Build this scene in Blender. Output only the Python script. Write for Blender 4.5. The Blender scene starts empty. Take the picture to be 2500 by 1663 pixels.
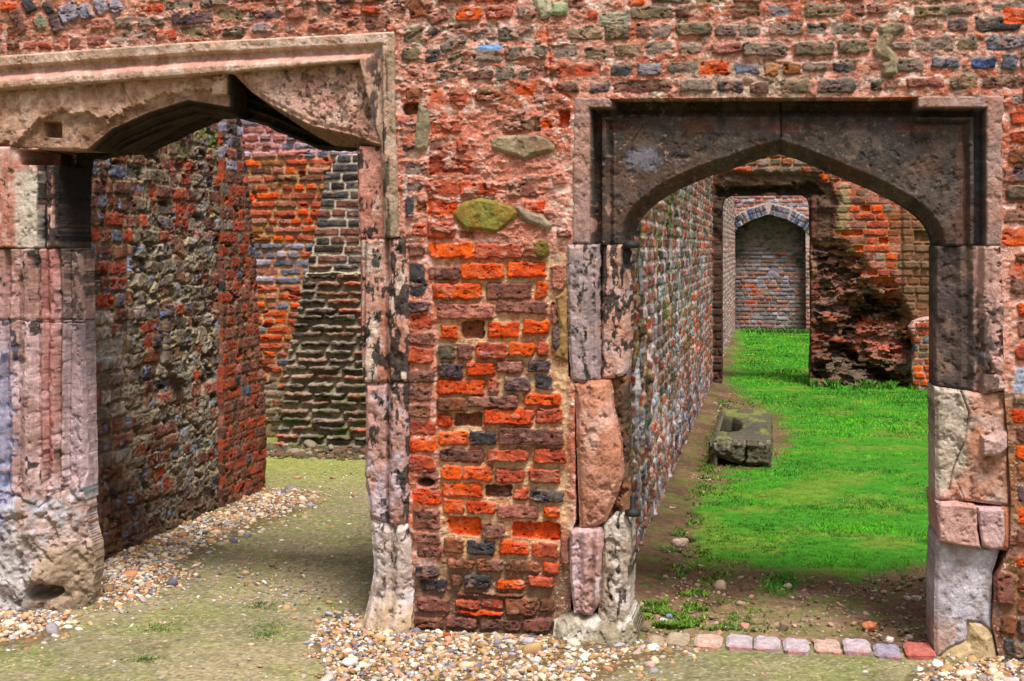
import bpy, math
import numpy as np
f32 = np.float32
# ------------------------------------------------------------------ camera, sky, sun, exposure
scene = bpy.context.scene
YAW = 0.1798; EYE = 1.5; CAMY = -5.41; FPX = 3472.0; CX = 1250.0; HY = 604.6     # photo pixels are 2500 x 1663
cam_d = bpy.data.cameras.new('camera'); cam = bpy.data.objects.new('camera', cam_d)
scene.collection.objects.link(cam); scene.camera = cam
cam.location = (0, CAMY, EYE); cam.rotation_euler = (math.pi/2, 0, YAW)
cam_d.sensor_width = 36; cam_d.lens = 50; cam_d.shift_y = (HY-831.5)/2500.0
cam_d.clip_start = 0.05; cam_d.clip_end = 600
SUN_EL = math.radians(64); SUN_AZ = math.radians(150)      # compass direction the light comes from (0 = +Y)
w = bpy.data.worlds.new('World'); scene.world = w; w.use_nodes = True
nt = w.node_tree; bg = nt.nodes['Background']; sky = nt.nodes.new('ShaderNodeTexSky')
sky.sky_type = 'NISHITA'; sky.sun_disc = False; sky.sun_elevation = SUN_EL; sky.sun_rotation = SUN_AZ
sky.dust_density = 6; sky.air_density = 1.0; sky.ozone_density = 0.6
hs = nt.nodes.new('ShaderNodeHueSaturation'); hs.inputs['Saturation'].default_value = 0.45      # thin even cloud
nt.links.new(sky.outputs[0], hs.inputs['Color']); nt.links.new(hs.outputs[0], bg.inputs[0]); bg.inputs[1].default_value = 0.105
sl = bpy.data.lights.new('sun', 'SUN'); so = bpy.data.objects.new('sun', sl); scene.collection.objects.link(so)
sl.energy = 3.3; sl.angle = math.radians(16); sl.color = (1.0, 0.95, 0.87)
so.rotation_euler = (math.pi/2-SUN_EL, 0, math.pi-SUN_AZ)
scene.view_settings.view_transform = 'Standard'; scene.view_settings.look = 'None'
scene.view_settings.exposure = 0.5; scene.view_settings.gamma = 1
scene.render.engine = 'CYCLES'
LUM = 1.45

# ------------------------------------------------------------------ helpers
ca, sa = math.cos(YAW), math.sin(YAW)
def project(P):
    dx = P[..., 0]; dy = P[..., 1]-CAMY; dz = P[..., 2]-EYE
    dep = -sa*dx+ca*dy; lat = ca*dx+sa*dy
    dep = np.maximum(dep, 0.05)
    return CX+FPX*lat/dep, HY-FPX*dz/dep, dep
def ray(px, py):
    a = (px-CX)/FPX; b = (HY-py)/FPX
    return np.array([-sa+ca*a, ca+sa*a, b])
def on_y(px, py, y=0.0):
    r = ray(px, py); t = (y-CAMY)/r[1]; return np.array([r[0]*t, y, EYE+r[2]*t])
def on_g(px, py, z=0.0):
    r = ray(px, py); t = (z-EYE)/r[2]; return np.array([r[0]*t, CAMY+r[1]*t, z])
def DD(pts): return [(x*1.0606, y*1.0606) for x, y in pts]
def sr(r, g=None, b=None, lum=None):
    if g is None: r, g, b = r
    c = np.array([r, g, b], dtype=float)/255
    l = np.where(c <= 0.04045, c/12.92, ((c+0.055)/1.055)**2.4)
    return (l/(lum or LUM)).astype(f32)
_T = [np.random.RandomState(100+i).rand(256, 256).astype(f32) for i in range(8)]
def vn(x, y, s=0):
    T = _T[s % 8]; x = x+s*17.3; y = y+s*9.1
    xi = np.floor(x).astype(np.int64); yi = np.floor(y).astype(np.int64)
    fx = (x-xi).astype(f32); fy = (y-yi).astype(f32)
    fx = fx*fx*(3-2*fx); fy = fy*fy*(3-2*fy)
    a = xi & 255; b = yi & 255; a1 = (xi+1) & 255; b1 = (yi+1) & 255
    return (T[a, b]*(1-fx)+T[a1, b]*fx)*(1-fy)+(T[a, b1]*(1-fx)+T[a1, b1]*fx)*fy
def fbm(x, y, o=4, s=0):
    t = 0; a = 0.5; n = 0
    for i in range(o):
        t = t+a*vn(x*2**i, y*2**i, s+i); n += a; a *= 0.55
    return (t/n).astype(f32)            # 0..1, mean .5
def worley(x, y, s=0):
    xi = np.floor(x).astype(np.int64); yi = np.floor(y).astype(np.int64)
    d1 = np.full(x.shape, 9, f32); d2 = d1.copy(); idv = np.zeros(x.shape, f32)
    for i in (-1, 0, 1):
        for j in (-1, 0, 1):
            a = (xi+i) & 255; b = (yi+j) & 255
            px = xi+i+0.15+0.7*_T[s % 8][a, b]; py = yi+j+0.15+0.7*_T[(s+1) % 8][a, b]
            d = np.hypot(x-px, y-py).astype(f32); c = d < d1
            d2 = np.where(c, d1, np.minimum(d2, d)); idv = np.where(c, _T[(s+2) % 8][a, b], idv); d1 = np.minimum(d1, d)
    return d1, d2, idv
def ss(a, b, x):
    t = np.clip((x-a)/(b-a), 0, 1); return t*t*(3-2*t)
def psdf(x, y, poly):
    """signed distance to polygon, negative inside (same units as x, y)"""
    p = np.array(poly, dtype=f32); n = len(p); d = np.full(x.shape, 1e9, f32); ins = np.zeros(x.shape, bool)
    for i in range(n):
        ax, ay = p[i]; bx, by = p[(i+1) % n]
        ex, ey = bx-ax, by-ay; L = ex*ex+ey*ey+1e-9
        t = np.clip(((x-ax)*ex+(y-ay)*ey)/L, 0, 1)
        d = np.minimum(d, (x-ax-t*ex)**2+(y-ay-t*ey)**2)
        c = (ay > y) != (by > y)
        if abs(ey) > 1e-9: ins ^= c & (x < ax+(y-ay)*ex/ey)
    d = np.sqrt(d); return np.where(ins, -d, d)
def pldist(x, y, pts):
    d = np.full(x.shape, 1e9, f32)
    for (ax, ay), (bx, by) in zip(pts[:-1], pts[1:]):
        ex, ey = bx-ax, by-ay; t = np.clip(((x-ax)*ex+(y-ay)*ey)/(ex*ex+ey*ey+1e-9), 0, 1)
        d = np.minimum(d, (x-ax-t*ex)**2+(y-ay-t*ey)**2)
    return np.sqrt(d)
def lerp(a, b, t):
    t = np.asarray(t)
    if t.ndim == 2 and t.shape[1] != 1: t = t[..., None]
    return a*(1-t)+b*t
def interp(x, pts):
    p = np.array(pts, dtype=float); return np.interp(x, p[:, 0], p[:, 1])

# ------------------------------------------------------------------ materials
def surf_mat(name, fine=240, amp=0.28, bump=0.5, bdist=0.003, rough=0.92, spec=0.25, speck=0.0):
    m = bpy.data.materials.new(name); m.use_nodes = True; t = m.node_tree; N = t.nodes; L = t.links
    b = N['Principled BSDF']; at = N.new('ShaderNodeAttribute'); at.attribute_name = 'Col'
    tc = N.new('ShaderNodeTexCoord')
    n1 = N.new('ShaderNodeTexNoise'); n1.inputs['Scale'].default_value = fine; n1.inputs['Detail'].default_value = 5; n1.inputs['Roughness'].default_value = 0.65
    n2 = N.new('ShaderNodeTexNoise'); n2.inputs['Scale'].default_value = fine/6; n2.inputs['Detail'].default_value = 4
    L.new(tc.outputs['Object'], n1.inputs['Vector']); L.new(tc.outputs['Object'], n2.inputs['Vector'])
    r1 = N.new('ShaderNodeMapRange'); r1.inputs[1].default_value = 0.3; r1.inputs[2].default_value = 0.7
    r1.inputs[3].default_value = 1-amp; r1.inputs[4].default_value = 1+amp
    r2 = N.new('ShaderNodeMapRange'); r2.inputs[1].default_value = 0.3; r2.inputs[2].default_value = 0.7
    r2.inputs[3].default_value = 1-amp*0.7; r2.inputs[4].default_value = 1+amp*0.7
    L.new(n1.outputs['Fac'], r1.inputs[0]); L.new(n2.outputs['Fac'], r2.inputs[0])
    mu = N.new('ShaderNodeMath'); mu.operation = 'MULTIPLY'; L.new(r1.outputs[0], mu.inputs[0]); L.new(r2.outputs[0], mu.inputs[1])
    mx = N.new('ShaderNodeVectorMath'); mx.operation = 'SCALE'; L.new(at.outputs['Color'], mx.inputs[0]); L.new(mu.outputs[0], mx.inputs['Scale'])
    out = mx.outputs[0]
    if speck:
        n3 = N.new('ShaderNodeTexNoise'); n3.inputs['Scale'].default_value = fine*0.9; n3.inputs['Detail'].default_value = 2
        L.new(tc.outputs['Object'], n3.inputs['Vector'])
        r3 = N.new('ShaderNodeMapRange'); r3.inputs[1].default_value = 0.68; r3.inputs[2].default_value = 0.74; r3.inputs[4].default_value = speck
        L.new(n3.outputs['Fac'], r3.inputs[0])
        mm = N.new('ShaderNodeMix'); mm.data_type = 'RGBA'; mm.inputs['B'].default_value = (0.6, 0.55, 0.5, 1)
        L.new(r3.outputs[0], mm.inputs['Factor']); L.new(out, mm.inputs['A']); out = mm.outputs['Result']
    L.new(out, b.inputs['Base Color'])
    b.inputs['Roughness'].default_value = rough; b.inputs['Specular IOR Level'].default_value = spec
    bp = N.new('ShaderNodeBump'); bp.inputs['Strength'].default_value = bump; bp.inputs['Distance'].default_value = bdist
    ad = N.new('ShaderNodeMath'); ad.operation = 'ADD'; L.new(n1.outputs['Fac'], ad.inputs[0]); L.new(n2.outputs['Fac'], ad.inputs[1])
    L.new(ad.outputs[0], bp.inputs['Height']); L.new(bp.outputs[0], b.inputs['Normal'])
    return m
M_BRICK = surf_mat('old_brick', 230, 0.34, 0.9, 0.006, speck=0.45)
M_STONE = surf_mat('weathered_stone', 200, 0.28, 0.85, 0.005, speck=0.25)
M_FAR = surf_mat('distant_masonry', 90, 0.30, 0.7, 0.008, speck=0.3)
M_SOIL = surf_mat('trodden_earth', 260, 0.32, 0.6, 0.004, 0.97, 0.15, speck=0.25)
M_PEB = surf_mat('pebble', 150, 0.16, 0.2, 0.001, 0.75, 0.35)
M_GRASS = surf_mat('grass_blade', 30, 0.25, 0.0, 0.001, 0.7, 0.25)
M_IRON = surf_mat('rusted_iron', 200, 0.3, 0.6, 0.002, 0.7, 0.5)

# ------------------------------------------------------------------ mesh making
col = scene.collection
def finish(o, parent=None, label=None, cat=None, group=None, kind=None):
    if parent: o.parent = parent
    if label: o['label'] = label
    if cat: o['category'] = cat
    if group: o['group'] = group
    if kind: o['kind'] = kind
    return o
def empty(name, loc, label, cat, group=None):
    o = bpy.data.objects.new(name, None); col.objects.link(o); o.location = loc; o.empty_display_size = 0.1
    return finish(o, None, label, cat, group, 'thing')
def raw_mesh(name, V, F, C, mat, smooth=True, parent=None, **kw):
    """V (n,3), F list of arrays (m,k) of quads or tris, C (n,3)"""
    me = bpy.data.meshes.new(name); me.vertices.add(len(V)); 
    off = np.zeros(3)
    if parent is not None: off = np.array(parent.location)
    me.vertices.foreach_set('co', (V-off).astype(f32).ravel())
    tot = sum(a.size for a in F); me.loops.add(tot)
    me.loops.foreach_set('vertex_index', np.concatenate([a.ravel() for a in F]).astype(np.int32))
    starts = []; p = 0
    for a in F:
        starts.append(p+np.arange(len(a))*a.shape[1]); p += a.size
    me.polygons.add(sum(len(a) for a in F)); me.polygons.foreach_set('loop_start', np.concatenate(starts).astype(np.int32))
    me.update(calc_edges=True); me.validate()
    at = me.color_attributes.new('Col', 'FLOAT_COLOR', 'POINT')
    rgba = np.ones((len(V), 4), f32); rgba[:, :3] = np.clip(C, 0.004, 0.9); at.data.foreach_set('color', rgba.ravel())
    me.materials.append(mat)
    if smooth: me.shade_smooth()
    o = bpy.data.objects.new(name, me); col.objects.link(o)
    return finish(o, parent, **kw)
def grid_mesh(name, O, uv, vv, nv, u1, v1, fn, thick, mat, parent=None, skseg=4, **kw):
    """height field over the plane O + u*uv + v*vv, pushed along nv; cut by the signed distance fn returns; boundary closed back to 'thick' behind the plane"""
    O, uv, vv, nv = [np.array(a, dtype=float) for a in (O, uv, vv, nv)]
    U, V = np.meshgrid(u1, v1, indexing='ij')
    B = O+U[..., None]*uv+V[..., None]*vv
    px, py, dep = project(B)
    H, C, S = fn(U, V, px, py)
    nu, nvv = U.shape
    if S is None:
        M = np.ones((nu-1, nvv-1), bool)
    else:
        M = (S[:-1, :-1]+S[1:, :-1]+S[:-1, 1:]+S[1:, 1:]) < 0
    used = np.zeros((nu, nvv), bool)
    for a in (slice(None, -1), slice(1, None)):
        for b in (slice(None, -1), slice(1, None)): used[a, b] |= M
    full = np.zeros((nu, nvv), np.int8)
    Mp = np.zeros((nu+1, nvv+1), np.int8); Mp[1:-1, 1:-1] = M
    full = Mp[:-1, :-1]+Mp[1:, :-1]+Mp[:-1, 1:]+Mp[1:, 1:]
    bnd = used & (full < 4)
    if S is not None:
        gu, gv = np.gradient(S, u1, v1); g2 = gu**2+gv**2+1e-6
        du = (u1[-1]-u1[0])/nu; dv = (v1[-1]-v1[0])/nvv; s = np.where(bnd, S, 0)
        inner = bnd.copy(); inner[0, :] = inner[-1, :] = False; inner[:, 0] = inner[:, -1] = False
        mu_ = np.clip(-s*gu/g2, -0.8*du, 0.8*du)*inner; mv_ = np.clip(-s*gv/g2, -0.8*dv, 0.8*dv)*inner
        B = B+mu_[..., None]*uv+mv_[..., None]*vv
    P = B+H[..., None]*nv
    idx = -np.ones((nu, nvv), np.int64); k = np.nonzero(used.ravel())[0]
    if len(k) == 0: raise Exception('empty '+name)
    idx.ravel()[k] = np.arange(len(k))
    VV = [P.reshape(-1, 3)[k]]; CC = [C.reshape(-1, 3)[k]]
    i, j = np.nonzero(M)
    hand = np.dot(np.cross(uv, vv), nv) > 0
    q = [idx[i, j], idx[i+1, j], idx[i+1, j+1], idx[i, j+1]]
    if not hand: q = q[::-1]
    F = [np.stack(q, 1)]
    if thick is not None:
        A = []; Bb = []
        Mi = Mp
        # edges along u (between (i,j),(i+1,j)): faces below j-1 and above j
        e = Mi[1:-1, :-1] != Mi[1:-1, 1:]; i, j = np.nonzero(e); A.append(np.stack([i, j], 1)); Bb.append(np.stack([i+1, j], 1))
        e = Mi[:-1, 1:-1] != Mi[1:, 1:-1]; i, j = np.nonzero(e); A.append(np.stack([i, j], 1)); Bb.append(np.stack([i, j+1], 1))
        A = np.concatenate(A); Bb = np.concatenate(Bb)
        a = idx[A[:, 0], A[:, 1]]; b = idx[Bb[:, 0], Bb[:, 1]]
        uniq, inv = np.unique(np.concatenate([a, b]), return_inverse=True); a = inv[:len(A)]; b = inv[len(A):]
        P0 = VV[0][uniq]; C0 = CC[0][uniq]; Bk = (B.reshape(-1, 3)[k][uniq])-nv*thick
        n0 = len(k); m = len(uniq); rs = np.random.RandomState(5)
        for r in range(skseg+1):
            t = r/skseg; wv = (fbm(P0[:, 2]/0.04+t*7, P0[:, 0]/0.04+P0[:, 1]/0.04+t*5, 3, 3)-0.5)*0.012*min(1, r)*(r < skseg)*(thick > 0.09); VV.append(P0*(1-t)+Bk*t+wv[:, None]*(uv if abs(uv[0]) > 0.5 else vv*0)); CC.append(C0*(1-min(1, r)*(0.35-0.7*fbm(P0[:, 2]/0.05+t*9, P0[:, 0]/0.05+P0[:, 1]/0.05+t*6, 4, 2)[:, None])))
        for r in range(skseg):
            F.append(np.stack([n0+r*m+a, n0+r*m+b, n0+(r+1)*m+b, n0+(r+1)*m+a], 1))
    return raw_mesh(name, np.concatenate(VV), F, np.concatenate(CC), mat, parent=parent, **kw)

# ------------------------------------------------------------------ brick rasteriser
PAL = {'o': ((250, 100, 12), (226, 76, 20)), 'r': ((214, 92, 56), (172, 76, 54)), 'm': ((156, 96, 82), (118, 78, 68)),
       'p': ((112, 86, 92), (90, 70, 74)), 'g': ((158, 134, 124), (128, 112, 100)), 'k': ((86, 82, 88), (62, 58, 60)),
       'b': ((136, 140, 158), (102, 104, 122)), 'B': ((60, 92, 150), (50, 70, 110)), 'n': ((160, 92, 58), (118, 76, 56)),
       'w': ((222, 160, 146), (190, 130, 128)), 't': ((150, 126, 96), (112, 98, 82)), 'x': ((205, 130, 110), (160, 92, 84)),
       'l': ((190, 180, 200), (150, 140, 160)), 'e': ((176, 176, 150), (140, 140, 118)), 'y': ((196, 120, 60), (150, 92, 50)),
       'd': ((66, 50, 44), (44, 34, 32)), 'c': ((222, 205, 190), (180, 160, 150))}
PALL = {k: (sr(v[0]), sr(v[1])) for k, v in PAL.items()}
class Field:
    def __init__(s, U, V, u1, v1, H, C, seed=0, sc=1.0, fine=True):
        s.u1, s.v1, s.H, s.C = u1, v1, H, C
        s.wu = (fbm(U/0.035/sc, V/0.035/sc, 3, seed)-0.5); s.wv = (fbm(U/0.035/sc+9, V/0.035/sc, 3, seed+1)-0.5)
        s.n1 = fbm(U/0.022/sc, V/0.014/sc, 4, seed+2); s.n2 = fbm(U/0.06/sc, V/0.05/sc, 3, seed+3)
        s.n3 = fbm(U/0.006/sc, V/0.006/sc, 2, seed+4)
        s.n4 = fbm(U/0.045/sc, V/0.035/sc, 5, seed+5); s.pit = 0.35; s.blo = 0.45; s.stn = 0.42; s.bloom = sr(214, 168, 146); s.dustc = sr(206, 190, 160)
        s.rs = np.random.RandomState(seed+11)
    def brick(s, cx, cz, w, h, rot=0, key='r', hgt=0.012, rnd=0.012, soft=0.009, warp=0.010, rough=0.006, colour=None, var=0.4, key2=None, dust=0.0):
        R = 0.5*math.hypot(w, h)+0.02
        i0, i1 = np.searchsorted(s.u1, (cx-R, cx+R)); j0, j1 = np.searchsorted(s.v1, (cz-R, cz+R))
        if i1-i0 < 2 or j1-j0 < 2: return
        sl = (slice(i0, i1), slice(j0, j1)); rs = s.rs
        du = s.u1[i0:i1, None]-cx+s.wu[sl]*warp; dv = s.v1[None, j0:j1]-cz+s.wv[sl]*warp
        c, sn = math.cos(rot), math.sin(rot); x = du*c+dv*sn; y = -du*sn+dv*c
        rnd = min(rnd, 0.45*w, 0.45*h)
        qx = np.abs(x)-w/2+rnd; qy = np.abs(y)-h/2+rnd
        sd = np.hypot(np.maximum(qx, 0), np.maximum(qy, 0))+np.minimum(np.maximum(qx, qy), 0)-rnd
        sd = sd+(s.n1[sl]-0.5)*rough*1.6
        t = ss(0, soft, -sd); a = ss(-0.0015, 0.003, -sd)
        tu, tv = rs.uniform(-1, 1, 2)*0.06
        top = hgt+(s.n1[sl]-0.5)*0.007+(s.n2[sl]-0.5)*0.006+tu*x+tv*y+(s.n3[sl]-0.5)*0.002
        cr = ss(0.30, 0.24, s.n1[sl])*s.pit          # pits
        top = top-cr*0.006
        s.H[sl] = s.H[sl]*(1-t)+top*t
        c1, c2 = colour if colour is not None else PALL[key]
        if key2: c2 = PALL[key2][0]
        th = rs.uniform(0.42, 0.6); mixv = ss(th-0.10, th+0.10, s.n2[sl]*0.6+s.n1[sl]*0.4)
        bc = lerp(c1, c2, mixv[..., None])*(1+rs.uniform(-0.12, 0.12))*(1+(s.n3[sl][..., None]-0.5)*var*1.5)*(1+(s.n1[sl][..., None]-0.5)*var*1.3)
        gv = ss(0.016, 0.0, np.abs(s.n4[sl]-0.5))*ss(0.45, 0.55, s.n2[sl]); s.H[sl] = s.H[sl]-gv*0.005*t; bc = bc*(1-0.5*gv[..., None])
        blm = ss(0.50, 0.66, s.n4[sl])*rs.uniform(0.0, s.blo); bc = lerp(bc, s.bloom, blm[..., None])
        st_ = ss(0.42, 0.30, s.n4[sl])*rs.uniform(0.0, 0.75); bc = bc*(1-s.stn*st_[..., None])
        if dust: bc = lerp(bc, s.dustc, (ss(0.0, h*0.4, y+(s.n1[sl]-0.5)*h*0.6)*dust)[..., None])  # upper part of the brick painted pale, as light catching a ledge
        bc = bc*(1-0.45*cr[..., None])
        s.C[sl] = lerp(s.C[sl], bc, a[..., None])
def courses(u0, u1, z0, z1, ch, rs, wl=0.225, wh=0.108, joint=0.014, drift=0.004, keep=1.0):
    """yield cx, cz, w, h for a wall of irregular english-ish bond"""
    z = z0; r = 0
    while z < z1:
        u = u0-rs.uniform(0, 0.2); head = (r % 2 == 0); h = ch+rs.uniform(-0.004, 0.004)
        while u < u1:
            isH = head if rs.rand() < 0.78 else not head
            wd = (wh if isH else wl)*rs.uniform(0.88, 1.1)
            if rs.rand() < keep: yield u+wd/2, z+h/2+rs.uniform(-1, 1)*drift, wd-joint, h-joint
            u += wd
        z += h; r += 1
def frange(a, b, st): return np.arange(a, b+st*0.5, st)
def grow(a, b, s0, s1):
    out = [a]; 
    while out[-1] < b:
        t = (out[-1]-a)/(b-a); out.append(out[-1]+s0+(s1-s0)*t)
    return np.array(out)

# ================================================================== FRONT WALL
FW = empty('brick_wall', (0, 0, 0), 'ruined red brick front wall with two weathered stone doorways, nearest the viewer', 'wall')
MPP = 5.5/FPX       # metres per photo pixel on the front wall
Z1 = [(-62, 143), (0, 138), (480, 104), (965, 79), (969, 330), (975, 575), (992, 583), (1000, 700), (1003, 930), (1003, 1270), (1010, 1400), (1014, 1700), (-62, 1700)]
Z2 = [(1405, 238), (2450, 233), (2445, 600), (2455, 950), (2470, 1200), (2468, 1340), (2432, 1420), (2425, 1520), (2450, 1640), (2450, 1700),
      (1352, 1700), (1352, 1575), (1356, 1510), (1390, 1490), (1392, 1300), (1403, 1270), (1400, 935), (1383, 920), (1383, 598), (1400, 590), (1400, 270)]
BR = """
1049,591,1157,631,o 1158,596,1275,632,r 1276,604,1330,631,n 1048,648,1122,684,m 1125,642,1230,682,o 1237,638,1332,679,o
1055,690,1177,732,o 1185,690,1299,732,m 1307,687,1336,730,o 1068,740,1208,780,x 1212,736,1334,766,m 1075,793,1117,828,o 1127,784,1183,828,n- 1191,786,1267,826,o 1276,780,1342,818,o
999,592,1037,627,m 1001,640,1041,724,k 997,733,1051,763,p 1003,768,1056,801,r 1001,810,1062,843,m 1344,648,1378,707,x 1346,735,1362,795,m 1347,803,1372,853,p
1070,838,1112,878,t 1114,840,1154,878,m 1160,836,1235,876,r 1239,836,1305,870,o 1311,834,1338,868,r 995,846,1058,888,r
1069,886,1129,923,p 1139,884,1206,917,o 1210,879,1277,913,m 1287,879,1341,909,p 995,904,1064,936,m
1066,925,1183,963,o 1190,923,1219,960,r 1231,921,1295,957,p 1307,915,1348,950,k 995,948,1056,978,m
1067,969,1140,1003,n 1143,965,1265,996,m 1278,960,1369,991,o 997,984,1051,1020,n
1064,1008,1101,1044,o 1107,1007,1177,1043,n- 1181,997,1303,1039,o 1308,995,1374,1036,r 998,1030,1062,1062,r
1070,1055,1142,1087,o 1145,1051,1209,1087,k 1216,1045,1376,1086,m 1000,1070,1067,1104,o
1074,1095,1181,1129,m 1190,1097,1290,1127,r 1303,1095,1380,1131,r 1000,1112,1064,1146,r
1079,1137,1127,1172,o 1130,1137,1202,1173,o 1208,1143,1280,1179,r 1288,1143,1368,1181,r 1020,1151,1071,1185,m
1080,1179,1177,1215,o 1182,1184,1249,1216,n- 1253,1192,1291,1222,r 1295,1194,1376,1226,k 1007,1194,1075,1231,o
1079,1218,1130,1255,o 1138,1223,1208,1255,o 1213,1232,1316,1266,x 1326,1234,1366,1265,o 1009,1244,1074,1290,m
1093,1263,1172,1309,o- 1176,1273,1232,1314,m 1249,1275,1366,1317,o- 1011,1298,1074,1328,m
1082,1314,1130,1352,n 1139,1319,1208,1357,k 1218,1322,1291,1356,o 1300,1325,1363,1361,r 1017,1337,1078,1362,m 1366,1309,1392,1376,m
1095,1365,1157,1390,n 1162,1365,1228,1397,n 1233,1368,1315,1397,n 1323,1370,1363,1400,o 1015,1381,1071,1411,k
1102,1403,1127,1432,n 1133,1403,1197,1435,k 1213,1415,1280,1440,o 1288,1405,1352,1435,r 1028,1416,1090,1443,k
1114,1447,1172,1456,n 1176,1447,1280,1456,n 1109,1461,1172,1488,r 1176,1461,1232,1488,r 1234,1459,1310,1500,n 1315,1461,1355,1496,n 1018,1459,1098,1494,m
1114,1491,1226,1502,o 1087,1504,1165,1534,m 1170,1510,1272,1539,m 1276,1508,1347,1542,m 1012,1505,1080,1535,n 1015,1545,1120,1570,m 1130,1548,1230,1575,m 1240,1550,1345,1580,m
1052,292,1127,327,r 978,290,1017,323,x 1050,341,1095,368,m 1116,339,1141,374,r 985,347,1038,368,p 1046,382,1151,425,r 991,397,1040,427,p 1043,438,1120,477,r 1122,444,1212,477,r
1231,442,1317,481,m 1044,485,1120,526,o 1280,489,1331,522,o 1044,540,1114,583,r 1122,566,1155,584,n 993,446,1034,466,k 989,481,1011,532,k 1018,487,1040,520,n 1007,544,1046,577,r
1229,280,1321,321,n 1323,286,1350,317,o 1362,270,1391,311,o- 1360,559,1393,583,m 1350,420,1380,450,x
1116,17,1177,52,o 1188,14,1253,47,r 1264,15,1311,45,p 1095,58,1147,78,n 1157,66,1212,99,g 1218,62,1301,99,g 1042,20,1096,62,x,25 1044,64,1071,91,p,30 1075,90,1141,124,g,26 1038,119,1077,154,k
1149,111,1225,152,g 1233,111,1335,146,g 1088,129,1154,141,t,24 1064,158,1138,194,k,17 1143,170,1206,197,m 1210,160,1292,199,g 1294,160,1335,195,x
991,215,1036,242,n 1048,218,1085,254,o 1100,213,1143,250,r 1163,211,1237,248,n 1255,203,1307,232,o 1303,217,1348,256,x 983,252,1022,281,n- 1313,78,1346,107,o,-30 958,-20,999,33,m,-20 1001,-10,1054,45,n
986,60,1030,105,t 985,115,1025,150,t 990,165,1035,200,x 1070,-22,1150,6,n 1160,-22,1260,6,r
1533,-18,1574,15,o 1541,15,1645,48,t 1462,30,1538,64,e 1434,25,1462,48,r 1650,13,1689,43,m 1780,15,1854,46,n 1880,13,1930,41,b 1681,33,1727,53,x 1385,-10,1425,20,m
1383,69,1475,98,t 1477,62,1538,97,t 1551,61,1588,92,m 1591,60,1640,93,g 1650,55,1739,89,t 1747,61,1799,89,g 1802,61,1857,89,g 1877,57,1960,87,g
1355,109,1411,143,g 1429,115,1490,146,t 1500,106,1566,139,t 1575,103,1641,136,g 1653,104,1713,131,g 1734,104,1811,132,x 1812,104,1920,139,g
1358,155,1467,186,r 1490,155,1543,186,k 1557,153,1616,185,b 1630,150,1704,178,g 1705,146,1780,183,o 1792,153,1855,182,b 1867,153,1904,187,y 1912,151,1953,184,y
1360,199,1414,224,m 1437,201,1490,227,p 1499,196,1638,227,m 1658,191,1740,227,g 1751,195,1816,225,k 1831,201,1880,229,m 1905,194,1981,228,t
1964,10,2063,41,t 2076,10,2111,38,m 2119,8,2170,33,m 2231,10,2378,40,t 2422,5,2500,28,g 1968,56,2017,84,g 2030,59,2088,87,g 2101,56,2134,79,g 2223,51,2290,77,m 2312,46,2361,76,p 2381,41,2493,76,k
1938,102,2037,137,t 2045,97,2121,131,t 2177,102,2226,125,g 2233,89,2330,125,g 2338,92,2386,122,t 2407,87,2505,121,b
1956,150,2022,176,g 2032,148,2091,178,k 2111,150,2152,173,x 2188,143,2254,176,g 2272,137,2340,168,b 2370,137,2431,169,B 2442,130,2483,171,b 2490,135,2540,170,g
1994,192,2087,227,k 2124,193,2157,219,k 2162,191,2193,219,m 2211,188,2305,216,x 2320,181,2386,219,t 2396,186,2505,216,m
1590,-18,1690,8,g 1700,-15,1770,8,t 1790,-20,1860,8,m 1960,-22,2040,4,t 2050,-22,2110,4,m 2130,-22,2230,2,g 2250,-20,2330,3,t 2345,-20,2410,0,m
2470,228,2510,255,b 2465,271,2520,305,r 2467,318,2520,350,r 2458,365,2530,401,n 2449,412,2520,448,m 2453,466,2520,499,m 2449,512,2520,544,n 2447,557,2520,600,o 2478,615,2520,640,n 2467,655,2530,718,m
2484,740,2540,775,o 2488,790,2550,825,n 2480,840,2540,880,r 2476,965,2540,990,t 2469,997,2540,1034,o 2482,1040,2550,1076,m 2480,1085,2550,1125,o 2482,1135,2540,1170,n 2485,1185,2540,1225,p 2484,1240,2540,1280,o 2480,1290,2540,1330,m
2478,1340,2540,1385,o 2432,1396,2477,1475,m 2484,1395,2540,1450,n 2482,1460,2540,1500,n 2440,1507,2482,1549,n 2488,1512,2560,1550,k 2450,1560,2500,1600,k 2450,1610,2520,1640,t
24,31,72,76,m,-70 52,0,98,28,k,-70 78,42,120,68,e,-68 105,4,138,32,k,-68 118,42,160,76,p,-68 138,14,202,48,l,-68 186,14,232,44,l,-68 228,0,270,32,l,-66 262,0,306,28,l,-64
280,40,327,70,g 339,40,403,66,g 422,30,520,61,p 222,45,276,72,x 59,102,89,121,r 95,104,129,122,r 140,91,170,121,r 173,93,198,119,m 212,87,263,112,x 269,80,365,105,g,9 382,72,433,98,r 443,64,520,94,t
345,8,400,30,o 405,5,470,24,g 490,-5,560,18,g 533,23,595,51,t 607,28,684,45,p 544,66,599,91,t 616,57,665,81,b 696,64,722,83,g 752,57,802,74,x 851,42,877,62,m 819,17,877,42,r 883,13,930,36,r 893,40,955,70,m 735,-8,765,14,g,-60 775,-5,810,24,g,-60
823,-14,870,8,p 890,-20,945,6,m 700,18,745,48,x 20,60,50,100,n 0,20,30,60,n -30,60,8,90,r -50,95,0,125,m 20,95,50,125,n 560,-12,640,10,x 650,-10,720,12,x 5,5,45,28,o"""
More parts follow.
